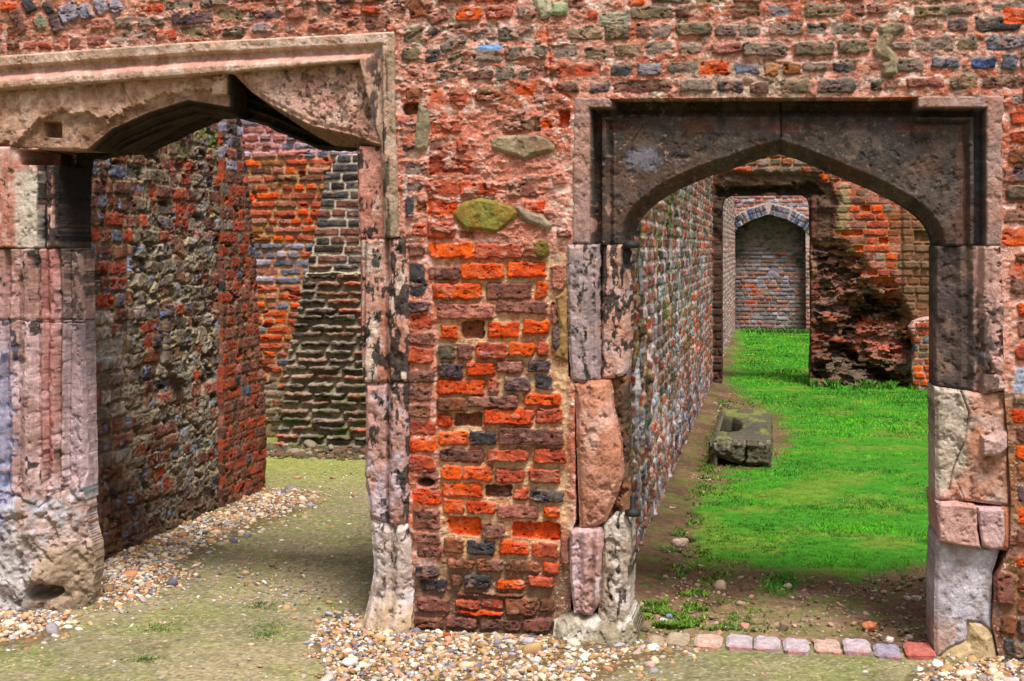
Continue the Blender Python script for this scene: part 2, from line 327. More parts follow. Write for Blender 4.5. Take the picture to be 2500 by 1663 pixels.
def px_brick(fl, tok, y=0.0):
    p = tok.split(','); x0, y0, x1, y1 = map(float, p[:4]); key = p[4]; rot = math.radians(float(p[5])) if len(p) > 5 else 0
    c = on_y((x0+x1)/2, (y0+y1)/2, y); a = on_y(x0, (y0+y1)/2, y); b = on_y(x1, (y0+y1)/2, y); t = on_y((x0+x1)/2, y0, y); d = on_y((x0+x1)/2, y1, y)
    w = b[0]-a[0]; h = t[2]-d[2]
    if abs(rot) > 0.9:   # bricks standing on end: swap
        w, h = h*1.25, w*0.72
    elif rot: h *= 0.85
    rec = key.endswith('-'); key = key[0]; py = (y0+y1)/2
    dust_ = 0.25 if (y0 < 235 and x0 > 950) else 0.0  # upper courses get slightly paler painted tops, as if lit from above
    if abs(rot) > 0.9: w *= 1.06; h *= 0.95
    hg = 0.018 if abs(rot) > 0.9 else -0.026 if rec else fl.rs.uniform(0.004, 0.020)
    if y0 < 235 and x0 > 950: hg -= 0.002
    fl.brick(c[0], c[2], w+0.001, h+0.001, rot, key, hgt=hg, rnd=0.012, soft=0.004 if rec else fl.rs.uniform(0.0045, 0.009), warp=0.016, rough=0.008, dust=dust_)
def fw_fn(U, V, px, py):
    s1 = psdf(px, py, Z1); s2 = psdf(px, py, Z2)
    wob = (fbm(U/0.05, V/0.05, 3, 3)-0.5)*10
    S = np.maximum(-s1-3+wob*0.3, -s2-3+wob*0.4)*MPP
    big = fbm(U/0.30, V/0.25, 3, 1); med = fbm(U/0.05, V/0.04, 4, 2); fin = fbm(U/0.011, V/0.010, 3, 4)
    sw = lambda a, b, x: ss(a, b, x)
    low = sw(560, 680, py)*sw(1062, 1075, px+wob)*sw(1400, 1380, px)
    flush = 1-0.75*low
    flush = flush*(1-0.5*sw(1380, 1500, py))
    H = (-0.013+0.018*flush)*(0.6+0.8*med)+(med-0.5)*0.016+(fin-0.5)*0.006+(big-0.5)*0.016
    pink = lerp(sr(240, 172, 152), sr(216, 124, 94), sw(0.42, 0.62, med*0.5+big*0.5))
    pink = lerp(pink, sr(250, 214, 200), sw(0.54, 0.72, fbm(U/0.03, V/0.02, 3, 6)))
    sand = lerp(sr(236, 196, 150), sr(216, 148, 104), sw(0.45, 0.6, med))
    C = lerp(pink, sand, low*0.9)
    render = sw(1100, 1140, px+wob)*sw(1350, 1335, px-wob)*sw(255, 290, py)*sw(610, 570, py)
    C = lerp(C, lerp(sr(224, 120, 90), sr(236, 156, 134), med), render*0.8)
    C = lerp(C, sr(120, 92, 74)*(0.7+0.6*med[..., None]), sw(1330, 1420, py+wob*3)*0.75)
    gr = sw(1640, 1700, px)*sw(2000, 1900, px)*sw(140, 175, py)*sw(250, 232, py)
    C = lerp(C, sr(196, 172, 152), gr*0.8)
    och = sw(2440, 2460, px)*sw(930, 980, py)
    C = lerp(C, sr(150, 112, 72), och*0.75)
    left = sw(960, 900, px)*sw(130, 60, py)
    C = lerp(C, lerp(sr(214, 118, 96), sr(176, 132, 96), med), left*0.5)
    C = C*(1+(fin[..., None]-0.5)*0.7)
    spk = (fbm(U/0.004, V/0.004, 1, 5) > 0.86) & (med > 0.45)
    C = np.where(spk[..., None], sr(250, 236, 226), C)
    # dark lichen crumbs in the joints
    lk = sw(0.62, 0.7, fbm(U/0.02, V/0.014, 3, 7))*sw(330, 200, py)
    C = lerp(C, sr(120, 104, 76), lk*0.75)
    fl = Field(U, V, U[:, 0], V[0], H, C, 3); fl.pit = 1.0
    for tok in BR.split():
        yy = float(tok.split(',')[1]); fl.blo = 0.28 if yy > 560 else 0.5; fl.stn = 0.36; px_brick(fl, tok)
    rs = np.random.RandomState(8)     # beyond the frame: loose continuation of the same bond
    for cx, cz, w_, h_ in courses(-3.2, 1.95, 0.0, 2.62, 0.072, rs):
        q = project(np.array([cx, 0, cz])[None])
        X, Y = q[0][0], q[1][0]
        if (-70 < X < 2505 and Y > -25): continue
        fl.brick(cx, cz, w_, h_, 0, rs.choice(list('mrgtnop')), hgt=rs.uniform(0.006, 0.016))
    # small mortar-crust chips smeared over the faces of the upper bricks
    sm = np.maximum(sw(0.56, 0.64, fbm(U/0.045, V/0.022, 4, 5))*(1-low)*sw(640, 560, py), sw(0.66, 0.72, fbm(U/0.045, V/0.022, 4, 5))*0.5)*(1-0.65*sw(1340, 1400, px))*(1-0.8*sw(340, 300, px)*sw(100, 80, py))
    fl.H = fl.H+sm*0.006; fl.C = lerp(fl.C, pink*(0.9+0.4*(fin[..., None]-0.5)), sm*0.75)
    # long horizontal and vertical settlement cracks
    for pts in ([(1338, 0), (1336, 90), (1346, 210), (1392, 240)], [(1060, 560), (1062, 700), (1070, 860), (1066, 1060), (1076, 1240)], [(1000, 95), (1040, 70), (1055, 20)]):
        d = pldist(px+wob*0.8, py, pts); fl.H = fl.H-ss(6, 1, d)*0.008
    hole = ss(14, 6, np.hypot((px-1040)/1.8, py-1178)); fl.H = fl.H-hole*0.05; fl.C = lerp(fl.C, sr(70, 50, 40), hole*0.6)
    lil = ss(4, -3, psdf(px+wob, py+wob, [(2478, 905), (2520, 890), (2520, 962), (2474, 958)])); fl.C = lerp(fl.C, sr(190, 198, 226), lil)
    blu = ss(3, -1, psdf(px, py, [(1168, 111), (1226, 109), (1226, 123), (1170, 124)])); fl.C = lerp(fl.C, sr(130, 172, 224), blu)
    return fl.H, fl.C, S
EMBED = 0
grid_mesh('brickwork', (0, 0, 0), (1, 0, 0), (0, 0, 1), (0, -1, 0), frange(-3.2, 1.95, 0.003), frange(-0.04, 2.66, 0.003), fw_fn, 0.40, M_BRICK, FW)

def stone(name, poly, hfun, cols, parent=FW, skseg=6, y=0.0, thick=0.2, soot=None, rnd=0.02, drop=0.018, rough=0.010, step=0.003, label=None, seed=0, edge=0.006, extra=None, mat=None, zmin=-0.05):
    P = np.array([on_y(a, b, y) for a, b in poly]); x0, x1 = P[:, 0].min()-0.01, P[:, 0].max()+0.01; z0, z1 = max(zmin, P[:, 2].min()-0.01), P[:, 2].max()+0.01
    mpp = (y-CAMY)/FPX
    cs = [sr(c) for c in cols]
    def fn(U, V, px, py):
        n1 = fbm(U/0.10+seed, V/0.10, 4, seed); n2 = fbm(U/0.025, V/0.03+seed, 4, seed+1); n3 = fbm(U/0.008, V/0.008, 2, seed+2)
        S = psdf(px, py, poly)*mpp+(n2-0.5)*edge*2
        H = hfun(px, py, U, V) if callable(hfun) else np.full(px.shape, float(hfun))
        H = H-drop*(1-ss(0, rnd, -S))
        pit = ss(0.40, 0.28, n2)
        H = H+(n1-0.5)*rough*1.6+(n2-0.5)*rough*1.0+(n3-0.5)*0.0025-pit*rough*0.5
        C = lerp(cs[0], cs[1 % len(cs)], ss(0.35, 0.65, n1))
        if len(cs) > 2: C = lerp(C, cs[2], ss(0.52, 0.68, fbm(U/0.06+3, V/0.09+seed, 4, seed+3)))
        C = C*(1+(n3[..., None]-0.5)*0.35)*(1+(n2[..., None]-0.5)*0.5)
        if soot is not None:
            k = soot(px, py) if callable(soot) else soot
            g = fbm(U/0.022+seed*3, V/0.055, 5, seed+4)
            m = ss(0.0, 0.035, g-(0.80-0.62*k))
            C = lerp(C, sr(58, 52, 50)*(0.8+0.5*n3[..., None]), m*0.93)
            H = H-m*0.0015
        if extra: H, C = extra(px, py, U, V, H, C, n1, n2, n3)
        return H, C, S
    return grid_mesh(name, (0, y, 0), (1, 0, 0), (0, 0, 1), (0, -1, 0), frange(x0, x1, step), frange(z0, z1, step), fn, thick, mat or M_STONE, parent, skseg=skseg, label=label)
PK = [(222, 158, 142), (200, 130, 110), (236, 186, 168)]
GR = [(186, 164, 168), (200, 170, 162), (160, 140, 140)]
PALE = [(226, 208, 206), (206, 184, 172), (240, 232, 238)]
SAND = [(190, 146, 112), (170, 124, 92), (206, 156, 134)]
DARK = [(92, 82, 76), (74, 66, 63), (106, 92, 84)]
VX, VY = 1879.0, HY
# ---- left doorway: moulded label (hood) running along the top and down the right side
top1 = [(-62, 143), (0, 138), (480, 104), (965, 79)]
def topy(px): return interp(px, top1)
def hood_t(px, py):
    return np.minimum(py-topy(px), interp(py, [(79, 966), (330, 969), (575, 975), (600, 977)])-px)
def hoodH(px, py, U, V):
    t = hood_t(px, py)+(fbm(U/0.07, V/0.07, 3, 6)-0.5)*3
    side = ss(-6, 6, (py-topy(px))-(968-px))        # on the vertical leg
    tt = t
    return 0.68*interp(tt, [(0, 0.030), (4, 0.042), (25, 0.042), (29, 0.034), (32, 0.0), (40, 0.0), (46, 0.004), (58, 0.038), (64, 0.05), (72, 0.052), (80, 0.05), (84, 0.03), (90, -0.04)])
def hoodX(px, py, U, V, H, C, n1, n2, n3):
    t = hood_t(px, py)
    side = ss(880, 915, px)*ss(110, 160, py)
    m = ss(0.5, 0.58, fbm(U/0.02, V/0.07, 4, 2))*side*ss(10, 20, t)
    C = lerp(C, sr(66, 58, 56), m*0.9)
    C = lerp(C, sr(238, 160, 150), ss(40, 48, t)*ss(64, 56, t)*0.6*(1-side))
    C = lerp(C, sr(150, 150, 120), ss(0.5, 0.62, n1)*ss(30, 0, t)*0.5)
    return H, C
stone('hood_mould', [(-62, 143), (0, 138), (480, 104), (965, 79), (969, 330), (976, 578), (938, 584), (934, 430), (930, 345), (921, 318), (884, 160), (884, 150), (480, 186), (0, 222), (-62, 226)],
      hoodH, [(220, 184, 162), (204, 160, 138), (232, 200, 184)], thick=0.10, rough=0.005, drop=0.004, rnd=0.006, edge=0.002, extra=hoodX, label='pale beige moulded stone strip over the left doorway', seed=1)
# ---- left doorway: the two big lintel stones
A1 = [(150, 366), (209, 364), (270, 310), (357, 270), (454, 240), (562, 257)]
def linL(px, py, U, V):
    ay = interp(px, [(-60, 420), (120, 366), (209, 358), (270, 308), (357, 268), (454, 238), (562, 256)])
    d = py-ay
    H = -0.10*ss(0, 40, d)*ss(170, 215, px)+0.014*np.sin(np.clip(d, 0, 60)*0.40)*ss(1, 5, d)*ss(170, 215, px)
    # flaked-away lower half of the face
    fy = interp(px, [(0, 355), (28, 355), (55, 330), (75, 316), (90, 292), (135, 285), (140, 270), (200, 274), (215, 262), (235, 290), (262, 292), (300, 272), (318, 262), (365, 238), (425, 232), (455, 215), (500, 224), (562, 230)])
    H = H-0.026*ss(-2, 2, py-fy+(fbm(U/0.03, V/0.03, 4, 3)-0.5)*44)
    H = H-0.012*ss(0.60, 0.64, fbm(U/0.07, V/0.04, 4, 2))*ss(230, 180, py-fy*0.0)
    slot = ss(3, -2, psdf(px, py, [(100, 298), (140, 298), (142, 335), (104, 332)])); H = H-slot*0.07
    H = H-0.008*ss(3, 0, pldist(px, py, [(290, 176), (300, 215), (318, 250), (328, 285)]))-0.006*ss(3, 0, pldist(px, py, [(428, 180), (427, 232)]))
    return H
def linLx(px, py, U, V, H, C, n1, n2, n3):
    fy = interp(px, [(60, 330), (90, 292), (200, 274), (240, 290), (318, 262), (425, 232), (562, 230)])
    C = lerp(C, sr(150, 112, 86), ss(-2, 6, py-fy)*0.55)
    C = lerp(C, sr(120, 92, 74), ss(0.5, 0.62, n1)*ss(300, 340, py)*0.5)
    m = ss(0, 6, py-interp(px, [(170, 368), (209, 364), (270, 310), (357, 270), (454, 240), (562, 257)]))*ss(190, 210, px)
    C = lerp(C, sr(52, 42, 36)*(0.6+0.8*n2[..., None]), m*0.93)  # underside of the arch moulding painted near black, standing for its shade
    C = lerp(C, sr(40, 33, 29), ss(550, 559, px)*0.95)
    return H, C
stone('lintel_stone', [(-62, 200), (0, 196), (480, 160), (562, 154), (562, 284), (515, 276), (470, 272), (400, 298), (330, 336), (285, 366), (130, 366), (33, 362), (-62, 358)],
      linL, [(226, 182, 158), (200, 152, 124), (240, 200, 180)], y=0.012, thick=0.19, extra=linLx, drop=0.008, rnd=0.01, rough=0.007, edge=0.002, label='flaked brown left lintel stone with curved arch moulding', seed=2)
def linR(px, py, U, V):
    fe = interp(px, [(562, 170), (577, 184), (612, 219), (653, 245), (760, 301), (867, 326), (939, 352)])
    d = py-fe
    return -0.10*ss(0, 40, d)-0.008*ss(6, 0, d)*ss(-10, 0, d)
def linRx(px, py, U, V, H, C, n1, n2, n3):
    fe = interp(px, [(562, 170), (577, 184), (612, 219), (653, 245), (760, 301), (867, 326), (939, 352)])
    C = lerp(C, sr(140, 108, 84), ss(0, 8, py-fe)*0.8)
    pt = ss(0.60, 0.68, fbm(U/0.014, V/0.012, 3, 2)); H = H-pt*0.006
    C = lerp(C, sr(168, 140, 104), ss(190, 150, py)*0.7)
    m = ss(0.60, 0.64, fbm(U/0.018, V/0.03, 3, 6))*ss(640, 700, px); C = lerp(C, sr(120, 96, 84), m*0.8)
    return H, C
stone('lintel_stone', [(562, 154), (884, 130), (924, 135), (925, 330), (944, 350), (930, 360), (862, 356), (790, 349), (720, 306), (652, 256), (612, 224), (577, 190), (562, 175)],
      linR, [(224, 176, 160), (208, 154, 134), (232, 192, 176)], y=0.012, thick=0.17, extra=linRx, drop=0.008, rnd=0.01, rough=0.006, edge=0.002, label='pink right lintel stone broken along its lower edge', seed=3)
def ringH(px, py, U, V):
    d = psdf(px, py, [(330, 373), (460, 310), (520, 285), (566, 283), (643, 306), (714, 337), (776, 363), (862, 366), (862, 500), (330, 500)])
    return 0.02*np.sin(np.clip(d, 0, 60)*0.28)
stone('rear_arch', [(-40, 355), (225, 385), (262, 378), (330, 373), (400, 341), (460, 311), (520, 288), (566, 283), (643, 306), (714, 337), (776, 363), (862, 366), (960, 372), (960, 120), (-40, 150)],
      ringH, [(66, 52, 44), (48, 40, 36), (84, 66, 54)], y=0.24, thick=0.12, drop=0.01, rough=0.012, label='soot dark inner arch of the left doorway', seed=4)
# ---- left doorway, left jamb: clustered shafts that step back to the opening
def shaft(x0, x1, top, depth, hgt):   # rounded roll between x0 and x1
    return lambda x: np.where((x > x0) & (x < x1), hgt*np.sqrt(np.clip(1-((x-(x0+x1)/2)/((x1-x0)/2))**2, 0, 1)), 0)
def pcx(tab):      # photo x of a point at recess -H  ->  x on the wall plane
    out = []; last = -1e9
    for x, h in tab:
        p = max(x+(VX-x)*h/5.9, last+1.0); out.append((p, h)); last = p
    return out
def jambL(px, py, U, V):
    wx = px+(fbm(U/0.05, V/0.25, 3, 2)-0.5)*10
    Hu = interp(wx, pcx([(-60, 0.0), (22, 0.0), (30, -0.02), (40, -0.03), (94, -0.03), (102, -0.075), (110, -0.08), (118, -0.05), (127, -0.042), (136, -0.06)]))
    Hl = interp(wx, pcx([(-60, -0.01), (8, -0.01), (14, -0.04), (22, -0.045), (30, -0.02), (50, -0.04), (58, -0.005), (72, 0.0), (84, -0.035), (96, -0.05), (104, -0.03), (114, -0.075), (124, -0.05), (134, -0.055),
                     (142, -0.10), (152, -0.07), (160, -0.075), (168, -0.115), (176, -0.105), (200, -0.11), (212, -0.13)]))
    k = ss(600, 614, py); H = Hu*(1-k)+Hl*k
    lowk = ss(1150, 1240, py+(fbm(U/0.06, V/0.06, 3, 3)-0.5)*120)
    H = H*(1-lowk)+lowk*(interp(px, [(-60, 0.01), (60, 0.01), (120, -0.02), (180, -0.10)])+(fbm(U/0.09, V/0.09, 4, 5)-0.5)*0.07)
    H = H-0.014*ss(3.5, 0, np.abs(py-607))-0.012*ss(3, 0, np.abs(py-785-0.04*px))*ss(70, 80, px)
    hole = ss(1, 0.6, np.hypot((px-100)/40, (py-1448)/24)); H = H-hole*0.12
    bul = ss(1, 0.2, np.hypot((px-95)/60, (py-1405)/45)); H = H+bul*0.03
    slot = ss(2, -2, psdf(px, py, [(34, 366), (142, 366), (142, 402), (36, 400)])); H = H-slot*0.20
    return H
def jambLx(px, py, U, V, H, C, n1, n2, n3):
    k = ss(600, 614, py)
    pale = ss(24, 34, px)*ss(90, 80, px)*(1-k)*ss(402, 430, py); C = lerp(C, sr(226, 214, 200)*(0.8+0.4*n2[..., None]), pale*0.85)
    dk = np.maximum(ss(112, 118, px), ss(78, 84, px)*ss(98, 92, px)*0.9)*(1-k); C = lerp(C, sr(34, 30, 29), dk*0.97*np.maximum(ss(0.70, 0.56, n2+0.12*ss(500, 570, py)), ss(114, 118, px)*ss(575, 545, py+(n1-0.5)*60)))  # groove and reveal painted near black for the shadow inside the doorway
    C = lerp(C, sr(196, 172, 186), ss(132, 138, px)*k*ss(1220, 1140, py)*ss(740, 820, py)*0.6)
    C = lerp(C, sr(96, 80, 72), ss(118, 128, px)*k*ss(1000, 780, py)*0.6)
    C = lerp(C, sr(150, 170, 220), ss(40, 0, px+(n2-0.5)*40)*ss(700, 1000, py)*ss(1420, 1250, py)*0.6)
    C = lerp(C, sr(170, 178, 190), ss(0.5, 0.6, n2)*ss(1160, 1220, py)*ss(1330, 1290, py)*0.6)
    C = lerp(C, lerp(sr(206, 200, 200), sr(178, 154, 126), ss(40, 110, px+(n1-0.5)*60)), ss(1290, 1370, py+(n1-0.5)*120)*0.8)
    C = lerp(C, sr(84, 70, 54), ss(0.52, 0.66, n1)*ss(1410, 1470, py)*0.6)
    C = lerp(C, sr(212, 132, 126), ss(86, 92, px)*ss(122, 116, px)*k*ss(1200, 1100, py)*0.5)
    return H, C
def soL(px, py): return 0.26+0.42*ss(360, 420, py)*ss(640, 590, py)*ss(76, 90, px)
stone('jamb_stone', [(-62, 355), (-62, 607), (124, 607), (122, 560), (121, 500), (124, 420), (130, 372), (130, 362)], jambL, [(216, 156, 138), (196, 132, 112), (232, 190, 176)], thick=0.36, skseg=14, soot=soL, extra=jambLx,
      drop=0.006, rnd=0.008, rough=0.008, edge=0.002, label='upper left jamb stone, half white and half black', seed=5)
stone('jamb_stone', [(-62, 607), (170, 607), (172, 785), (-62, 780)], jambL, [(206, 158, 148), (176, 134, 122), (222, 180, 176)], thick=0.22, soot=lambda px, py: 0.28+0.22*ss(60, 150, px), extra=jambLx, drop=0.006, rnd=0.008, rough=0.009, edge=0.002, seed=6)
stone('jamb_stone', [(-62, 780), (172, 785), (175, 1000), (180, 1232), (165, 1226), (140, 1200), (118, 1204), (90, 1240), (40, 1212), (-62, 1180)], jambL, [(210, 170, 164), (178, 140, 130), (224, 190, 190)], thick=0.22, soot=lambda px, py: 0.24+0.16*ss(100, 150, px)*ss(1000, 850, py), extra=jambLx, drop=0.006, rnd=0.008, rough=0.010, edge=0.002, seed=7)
stone('jamb_stone', [(-62, 1180), (40, 1212), (90, 1240), (118, 1204), (140, 1200), (165, 1226), (180, 1232), (184, 1290), (198, 1345), (200, 1410), (192, 1460), (180, 1540), (-62, 1540)], jambL, [(208, 178, 170), (184, 152, 140), (216, 204, 210)], thick=0.20, extra=jambLx, drop=0.012, rnd=0.02, rough=0.018, edge=0.006,
      label='rough worn base stone with a dark hole at its foot', seed=1)
# ---- left doorway, right jamb
def jr1(px, py, U, V): return interp(px, [(858, -0.05), (866, -0.035), (925, -0.03), (934, -0.02), (940, 0.0)])
stone('jamb_stone', [(864, 354), (932, 358), (938, 430), (941, 584), (870, 584), (866, 470)], jr1, PK, thick=0.30, soot=0.30, drop=0.008, rnd=0.01, rough=0.006, edge=0.002, seed=2)
def jr2(px, py, U, V):
    wx = px+(fbm(U/0.05, V/0.3, 3, 2)-0.5)*6
    return interp(wx, [(868, -0.05), (878, -0.03), (884, -0.04), (890, -0.015), (938, -0.005), (944, -0.03), (950, 0.0), (958, 0.02), (990, 0.028), (1003, 0.02)])
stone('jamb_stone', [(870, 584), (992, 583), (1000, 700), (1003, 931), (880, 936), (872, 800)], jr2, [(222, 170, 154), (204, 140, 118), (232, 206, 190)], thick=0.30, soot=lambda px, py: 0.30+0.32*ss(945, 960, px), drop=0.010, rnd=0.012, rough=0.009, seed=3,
      label='pink and cream jamb stone streaked with black')
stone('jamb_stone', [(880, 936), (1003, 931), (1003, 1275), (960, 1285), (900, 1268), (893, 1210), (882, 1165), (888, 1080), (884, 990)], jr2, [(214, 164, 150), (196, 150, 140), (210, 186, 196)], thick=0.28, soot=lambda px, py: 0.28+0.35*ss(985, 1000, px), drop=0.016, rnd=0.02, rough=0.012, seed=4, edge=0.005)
def jr4(px, py, U, V): return interp(px, [(880, -0.03), (905, 0.0), (945, 0.018), (956, 0.0), (975, 0.03), (1010, 0.02)])+0.05*ss(1440, 1540, py)
def jr4x(px, py, U, V, H, C, n1, n2, n3):
    C = lerp(C, sr(206, 172, 128), ss(1430, 1500, py+(n1-0.5)*100)*0.6); return H, C
stone('jamb_stone', [(900, 1268), (960, 1285), (1003, 1275), (1010, 1400), (1012, 1575), (880, 1560), (893, 1480), (910, 1400), (905, 1330)], jr4, PALE, thick=0.28, soot=0.18, drop=0.018, rnd=0.025, rough=0.018, seed=5, edge=0.006, extra=jr4x,
      label='whitish rough base stone of the jamb beside the brick pier')

# ---- right doorway
AR = [(1500, 640), (1523, 600), (1526, 580), (1536, 552), (1554, 526), (1615, 486), (1707, 445), (1794, 404), (1890, 378), (1912, 376), (1942, 380), (2030, 420), (2115, 470), (2217, 516), (2284, 547), (2304, 575), (2309, 600), (2330, 640)]
AI = [(1538, 600), (1541, 580), (1555, 545), (1580, 518), (1636, 487), (1758, 429), (1860, 386), (1900, 374), (1960, 388), (2090, 448), (2192, 503), (2262, 550), (2280, 578), (2285, 600)]
def smooth(pts, n=6):
    P = [np.array(p, float) for p in pts]; P = [2*P[0]-P[1]]+P+[2*P[-1]-P[-2]]; out = []
    for i in range(1, len(P)-2):
        for k in range(n):
            t = k/n; out.append(tuple(0.5*((2*P[i])+(-P[i-1]+P[i+1])*t+(2*P[i-1]-5*P[i]+4*P[i+1]-P[i+2])*t*t+(-P[i-1]+3*P[i]-3*P[i+1]+P[i+2])*t**3)))
    return out+[tuple(P[-2])]
AL = smooth([(1535, 600), (1537, 570), (1560, 524), (1615, 477), (1700, 435), (1785, 405), (1850, 382), (1905, 368)])
ARR = smooth([(1905, 368), (1955, 384), (2036, 418), (2118, 452), (2202, 494), (2254, 532), (2279, 568), (2288, 600)])
AI = AL+ARR[1:]
def fr2(px, py):
    return np.minimum(np.minimum(px-interp(py, [(238, 1402), (600, 1398), (900, 1384)]), interp(py, [(238, 2448), (600, 2444), (950, 2455)])-px), py-236)
def lin2H(px, py, U, V):
    tx = np.minimum(px-1401, 2446-px); ty = py-236
    miss = ss(1490, 1502, px+(fbm(U/0.03, V/0.03, 2, 1)-0.5)*10)*ss(2242, 2230, px)   # the top fillet has fallen away here
    prof = [(0, 0.012), (36, 0.012), (42, -0.005), (46, -0.09), (60, -0.09), (66, -0.035), (74, -0.03), (84, -0.07), (96, -0.05), (110, -0.055)]
    Hx = interp(tx, prof); Hy = interp(ty*1.4, prof)*(1-miss)+miss*interp(ty, [(0, -0.15), (26, -0.15), (44, -0.09), (70, -0.07), (84, -0.055)])
    H = np.minimum(Hx, Hy) if False else np.where(tx < ty*1.3, Hx, Hy)
    H = np.where((tx >= 96) & (ty >= 84), -0.055, H)
    aiy = interp(px, AI); d = pldist(px, py, AI); H = H-0.075*ss(30, 4, d+0*aiy)*ss(1500, 1530, px)*ss(2330, 2300, px)
    H = H-0.012*ss(3, 0, np.abs(px-1907-(py-240)*0.0))*ss(400, 370, py)-0.008*ss(3, 0, pldist(px, py, [(1563, 240), (1562, 310), (1540, 345), (1535, 390)]))
    return H
def lin2x(px, py, U, V, H, C, n1, n2, n3):
    fr = fr2(px, py)
    edge_ = ss(44, 38, px-1400)+ss(2404, 2410, px)
    edge_ = np.clip(edge_+ss(30, 24, py-236)*(1-ss(1490, 1502, px)*ss(2242, 2230, px)), 0, 1)
    C = lerp(C, lerp(sr(186, 160, 158), sr(206, 150, 128), n1), edge_*0.9)
    C = lerp(C, sr(128, 76, 52), ss(0.45, 0.6, n1)*ss(290, 300, py)*ss(325, 312, py)*0.6*(1-edge_))
    C = lerp(C, sr(128, 90, 78), ss(2330, 2350, px)*ss(2372, 2360, px)*0.6*(1-edge_))
    C = lerp(C, sr(130, 128, 140), ss(2376, 2384, px)*ss(2406, 2396, px)*0.5)
    m = ss(0.70, 0.74, fbm(U/0.022, V/0.016, 4, 3))*(1-edge_)*(0.35+ss(1800, 1500, px)); C = lerp(C, sr(190, 150, 130), np.clip(m, 0, 1)*0.75)
    sp_ = ss(0.80, 0.84, fbm(U/0.009, V/0.008, 2, 4))*(1-edge_); C = lerp(C, sr(180, 160, 144), sp_*0.35)
    C = lerp(C, sr(120, 78, 54), ss(0.54, 0.66, fbm(U/0.12, V/0.10, 4, 1))*0.35*(1-edge_))
    m = ss(1, 0.6, np.hypot((px-1570)/50, (py-385)/38)+(n2-0.5)*1.2); C = lerp(C, sr(130, 128, 142), m*0.8)
    m = ss(0.6, 0.66, fbm(U/0.03, V/0.09, 4, 5))*ss(1500, 1470, px)*ss(460, 520, py)*(1-edge_); C = lerp(C, sr(214, 164, 148), m)
    return H, C
stone('lintel_stone', [(1402, 238), (1905, 236)]+AL[::-1]+[(1398, 594), (1400, 270)], lin2H, DARK, thick=0.22, extra=lin2x, drop=0.006, rnd=0.008, rough=0.007, edge=0.0015,
      label='soot blackened left half of the right doorway arch', seed=6)
stone('lintel_stone', [(1905, 236), (2450, 234), (2445, 600)]+ARR[::-1], lin2H, DARK, thick=0.22, extra=lin2x, drop=0.006, rnd=0.008, rough=0.007, edge=0.0015,
      label='soot blackened right half of the right doorway arch', seed=7)
def jA(px, py, U, V): return interp(px+(fbm(U/0.06, V/0.3, 2, 3)-0.5)*6, [(1383, 0.015), (1436, 0.02), (1446, -0.01), (1456, -0.005), (1462, -0.03)])
stone('jamb_stone', [(1383, 596), (1461, 596), (1463, 928), (1430, 935), (1396, 930), (1388, 860)], jA, GR, thick=0.25, soot=0.20, drop=0.014, rnd=0.014, rough=0.010, seed=1, label='grey lilac outer jamb stone with flat face')
def jB(px, py, U, V): return interp(px, [(1462, -0.07), (1470, -0.055), (1500, -0.045), (1520, -0.05), (1530, -0.075), (1545, -0.13)])
def jBx(px, py, U, V, H, C, n1, n2, n3):
    notch = ss(1, 0.7, np.hypot((px-1523)/13, (py-630)/38)); H = H-notch*0.06; C = lerp(C, sr(50, 44, 42), notch)
    return H, C
stone('jamb_stone', [(1461, 596), (1537, 597), (1526, 640), (1533, 700), (1535, 800), (1530, 905), (1518, 922), (1463, 930)], jB, [(226, 180, 164), (208, 152, 132), (220, 188, 182)], thick=0.20, soot=lambda px, py: 0.62-0.36*ss(700, 860, py), drop=0.010, rnd=0.012, rough=0.009, seed=2, extra=jBx,
      label='pink inner jamb stone spotted black below the arch spring')
stone('jamb_stone', [(1402, 936), (1440, 929), (1488, 931), (1498, 1005), (1517, 1085), (1520, 1170), (1499, 1228), (1480, 1271), (1455, 1287), (1416, 1294), (1410, 1149), (1406, 1000)],
      lambda px, py, U, V: 0.02+0.03*ss(1, 0.2, np.hypot((px-1465)/70, (py-1110)/190)), [(220, 160, 138), (206, 140, 112), (228, 178, 160)], thick=0.20, drop=0.018, rnd=0.02, rough=0.014, edge=0.004, seed=3, label='bulging salmon pink jamb stone broken to a point')
stone('rubble_core', [(1392, 925), (1530, 920), (1532, 1300), (1392, 1300)], -0.045, [(120, 90, 66), (96, 72, 56), (160, 110, 80)], y=0.03, thick=0.15, rough=0.03, seed=4, label='dark rubble and mortar exposed behind the broken jamb stone')
stone('jamb_stone', [(1392, 1292), (1418, 1288), (1468, 1287), (1474, 1330), (1466, 1400), (1464, 1470), (1446, 1500), (1404, 1494), (1392, 1400)], lambda px, py, U, V: 0.03+0.008*np.cos((px-1400)*0.2), [(214, 176, 178), (200, 156, 146), (226, 196, 200)], thick=0.12, drop=0.016, rnd=0.015, rough=0.014, edge=0.004, seed=5,
      label='lilac pink lower jamb stone leaning on the plinth')
stone('jamb_stone', [(1468, 1287), (1478, 1275), (1500, 1258), (1526, 1258), (1538, 1285), (1540, 1400), (1536, 1500), (1545, 1585), (1450, 1590), (1462, 1480), (1472, 1340)], lambda px, py, U, V: 0.0+0*px, [(212, 196, 184), (180, 160, 140), (228, 214, 206)], thick=0.22, soot=0.18, drop=0.014, rnd=0.016, rough=0.020, edge=0.006, seed=6,
      label='pale pitted lower jamb stone facing the grass')
stone('plinth_stone', [(1352, 1512), (1400, 1492), (1450, 1500), (1500, 1520), (1540, 1500), (1556, 1545), (1560, 1600), (1350, 1600)], lambda px, py, U, V: 0.035+0.03*ss(1500, 1570, py), [(196, 184, 164), (160, 146, 120), (216, 206, 196)], thick=0.25, drop=0.04, rnd=0.04, rough=0.022, edge=0.008, seed=7,
      label='low pale plinth stone at the pier foot')
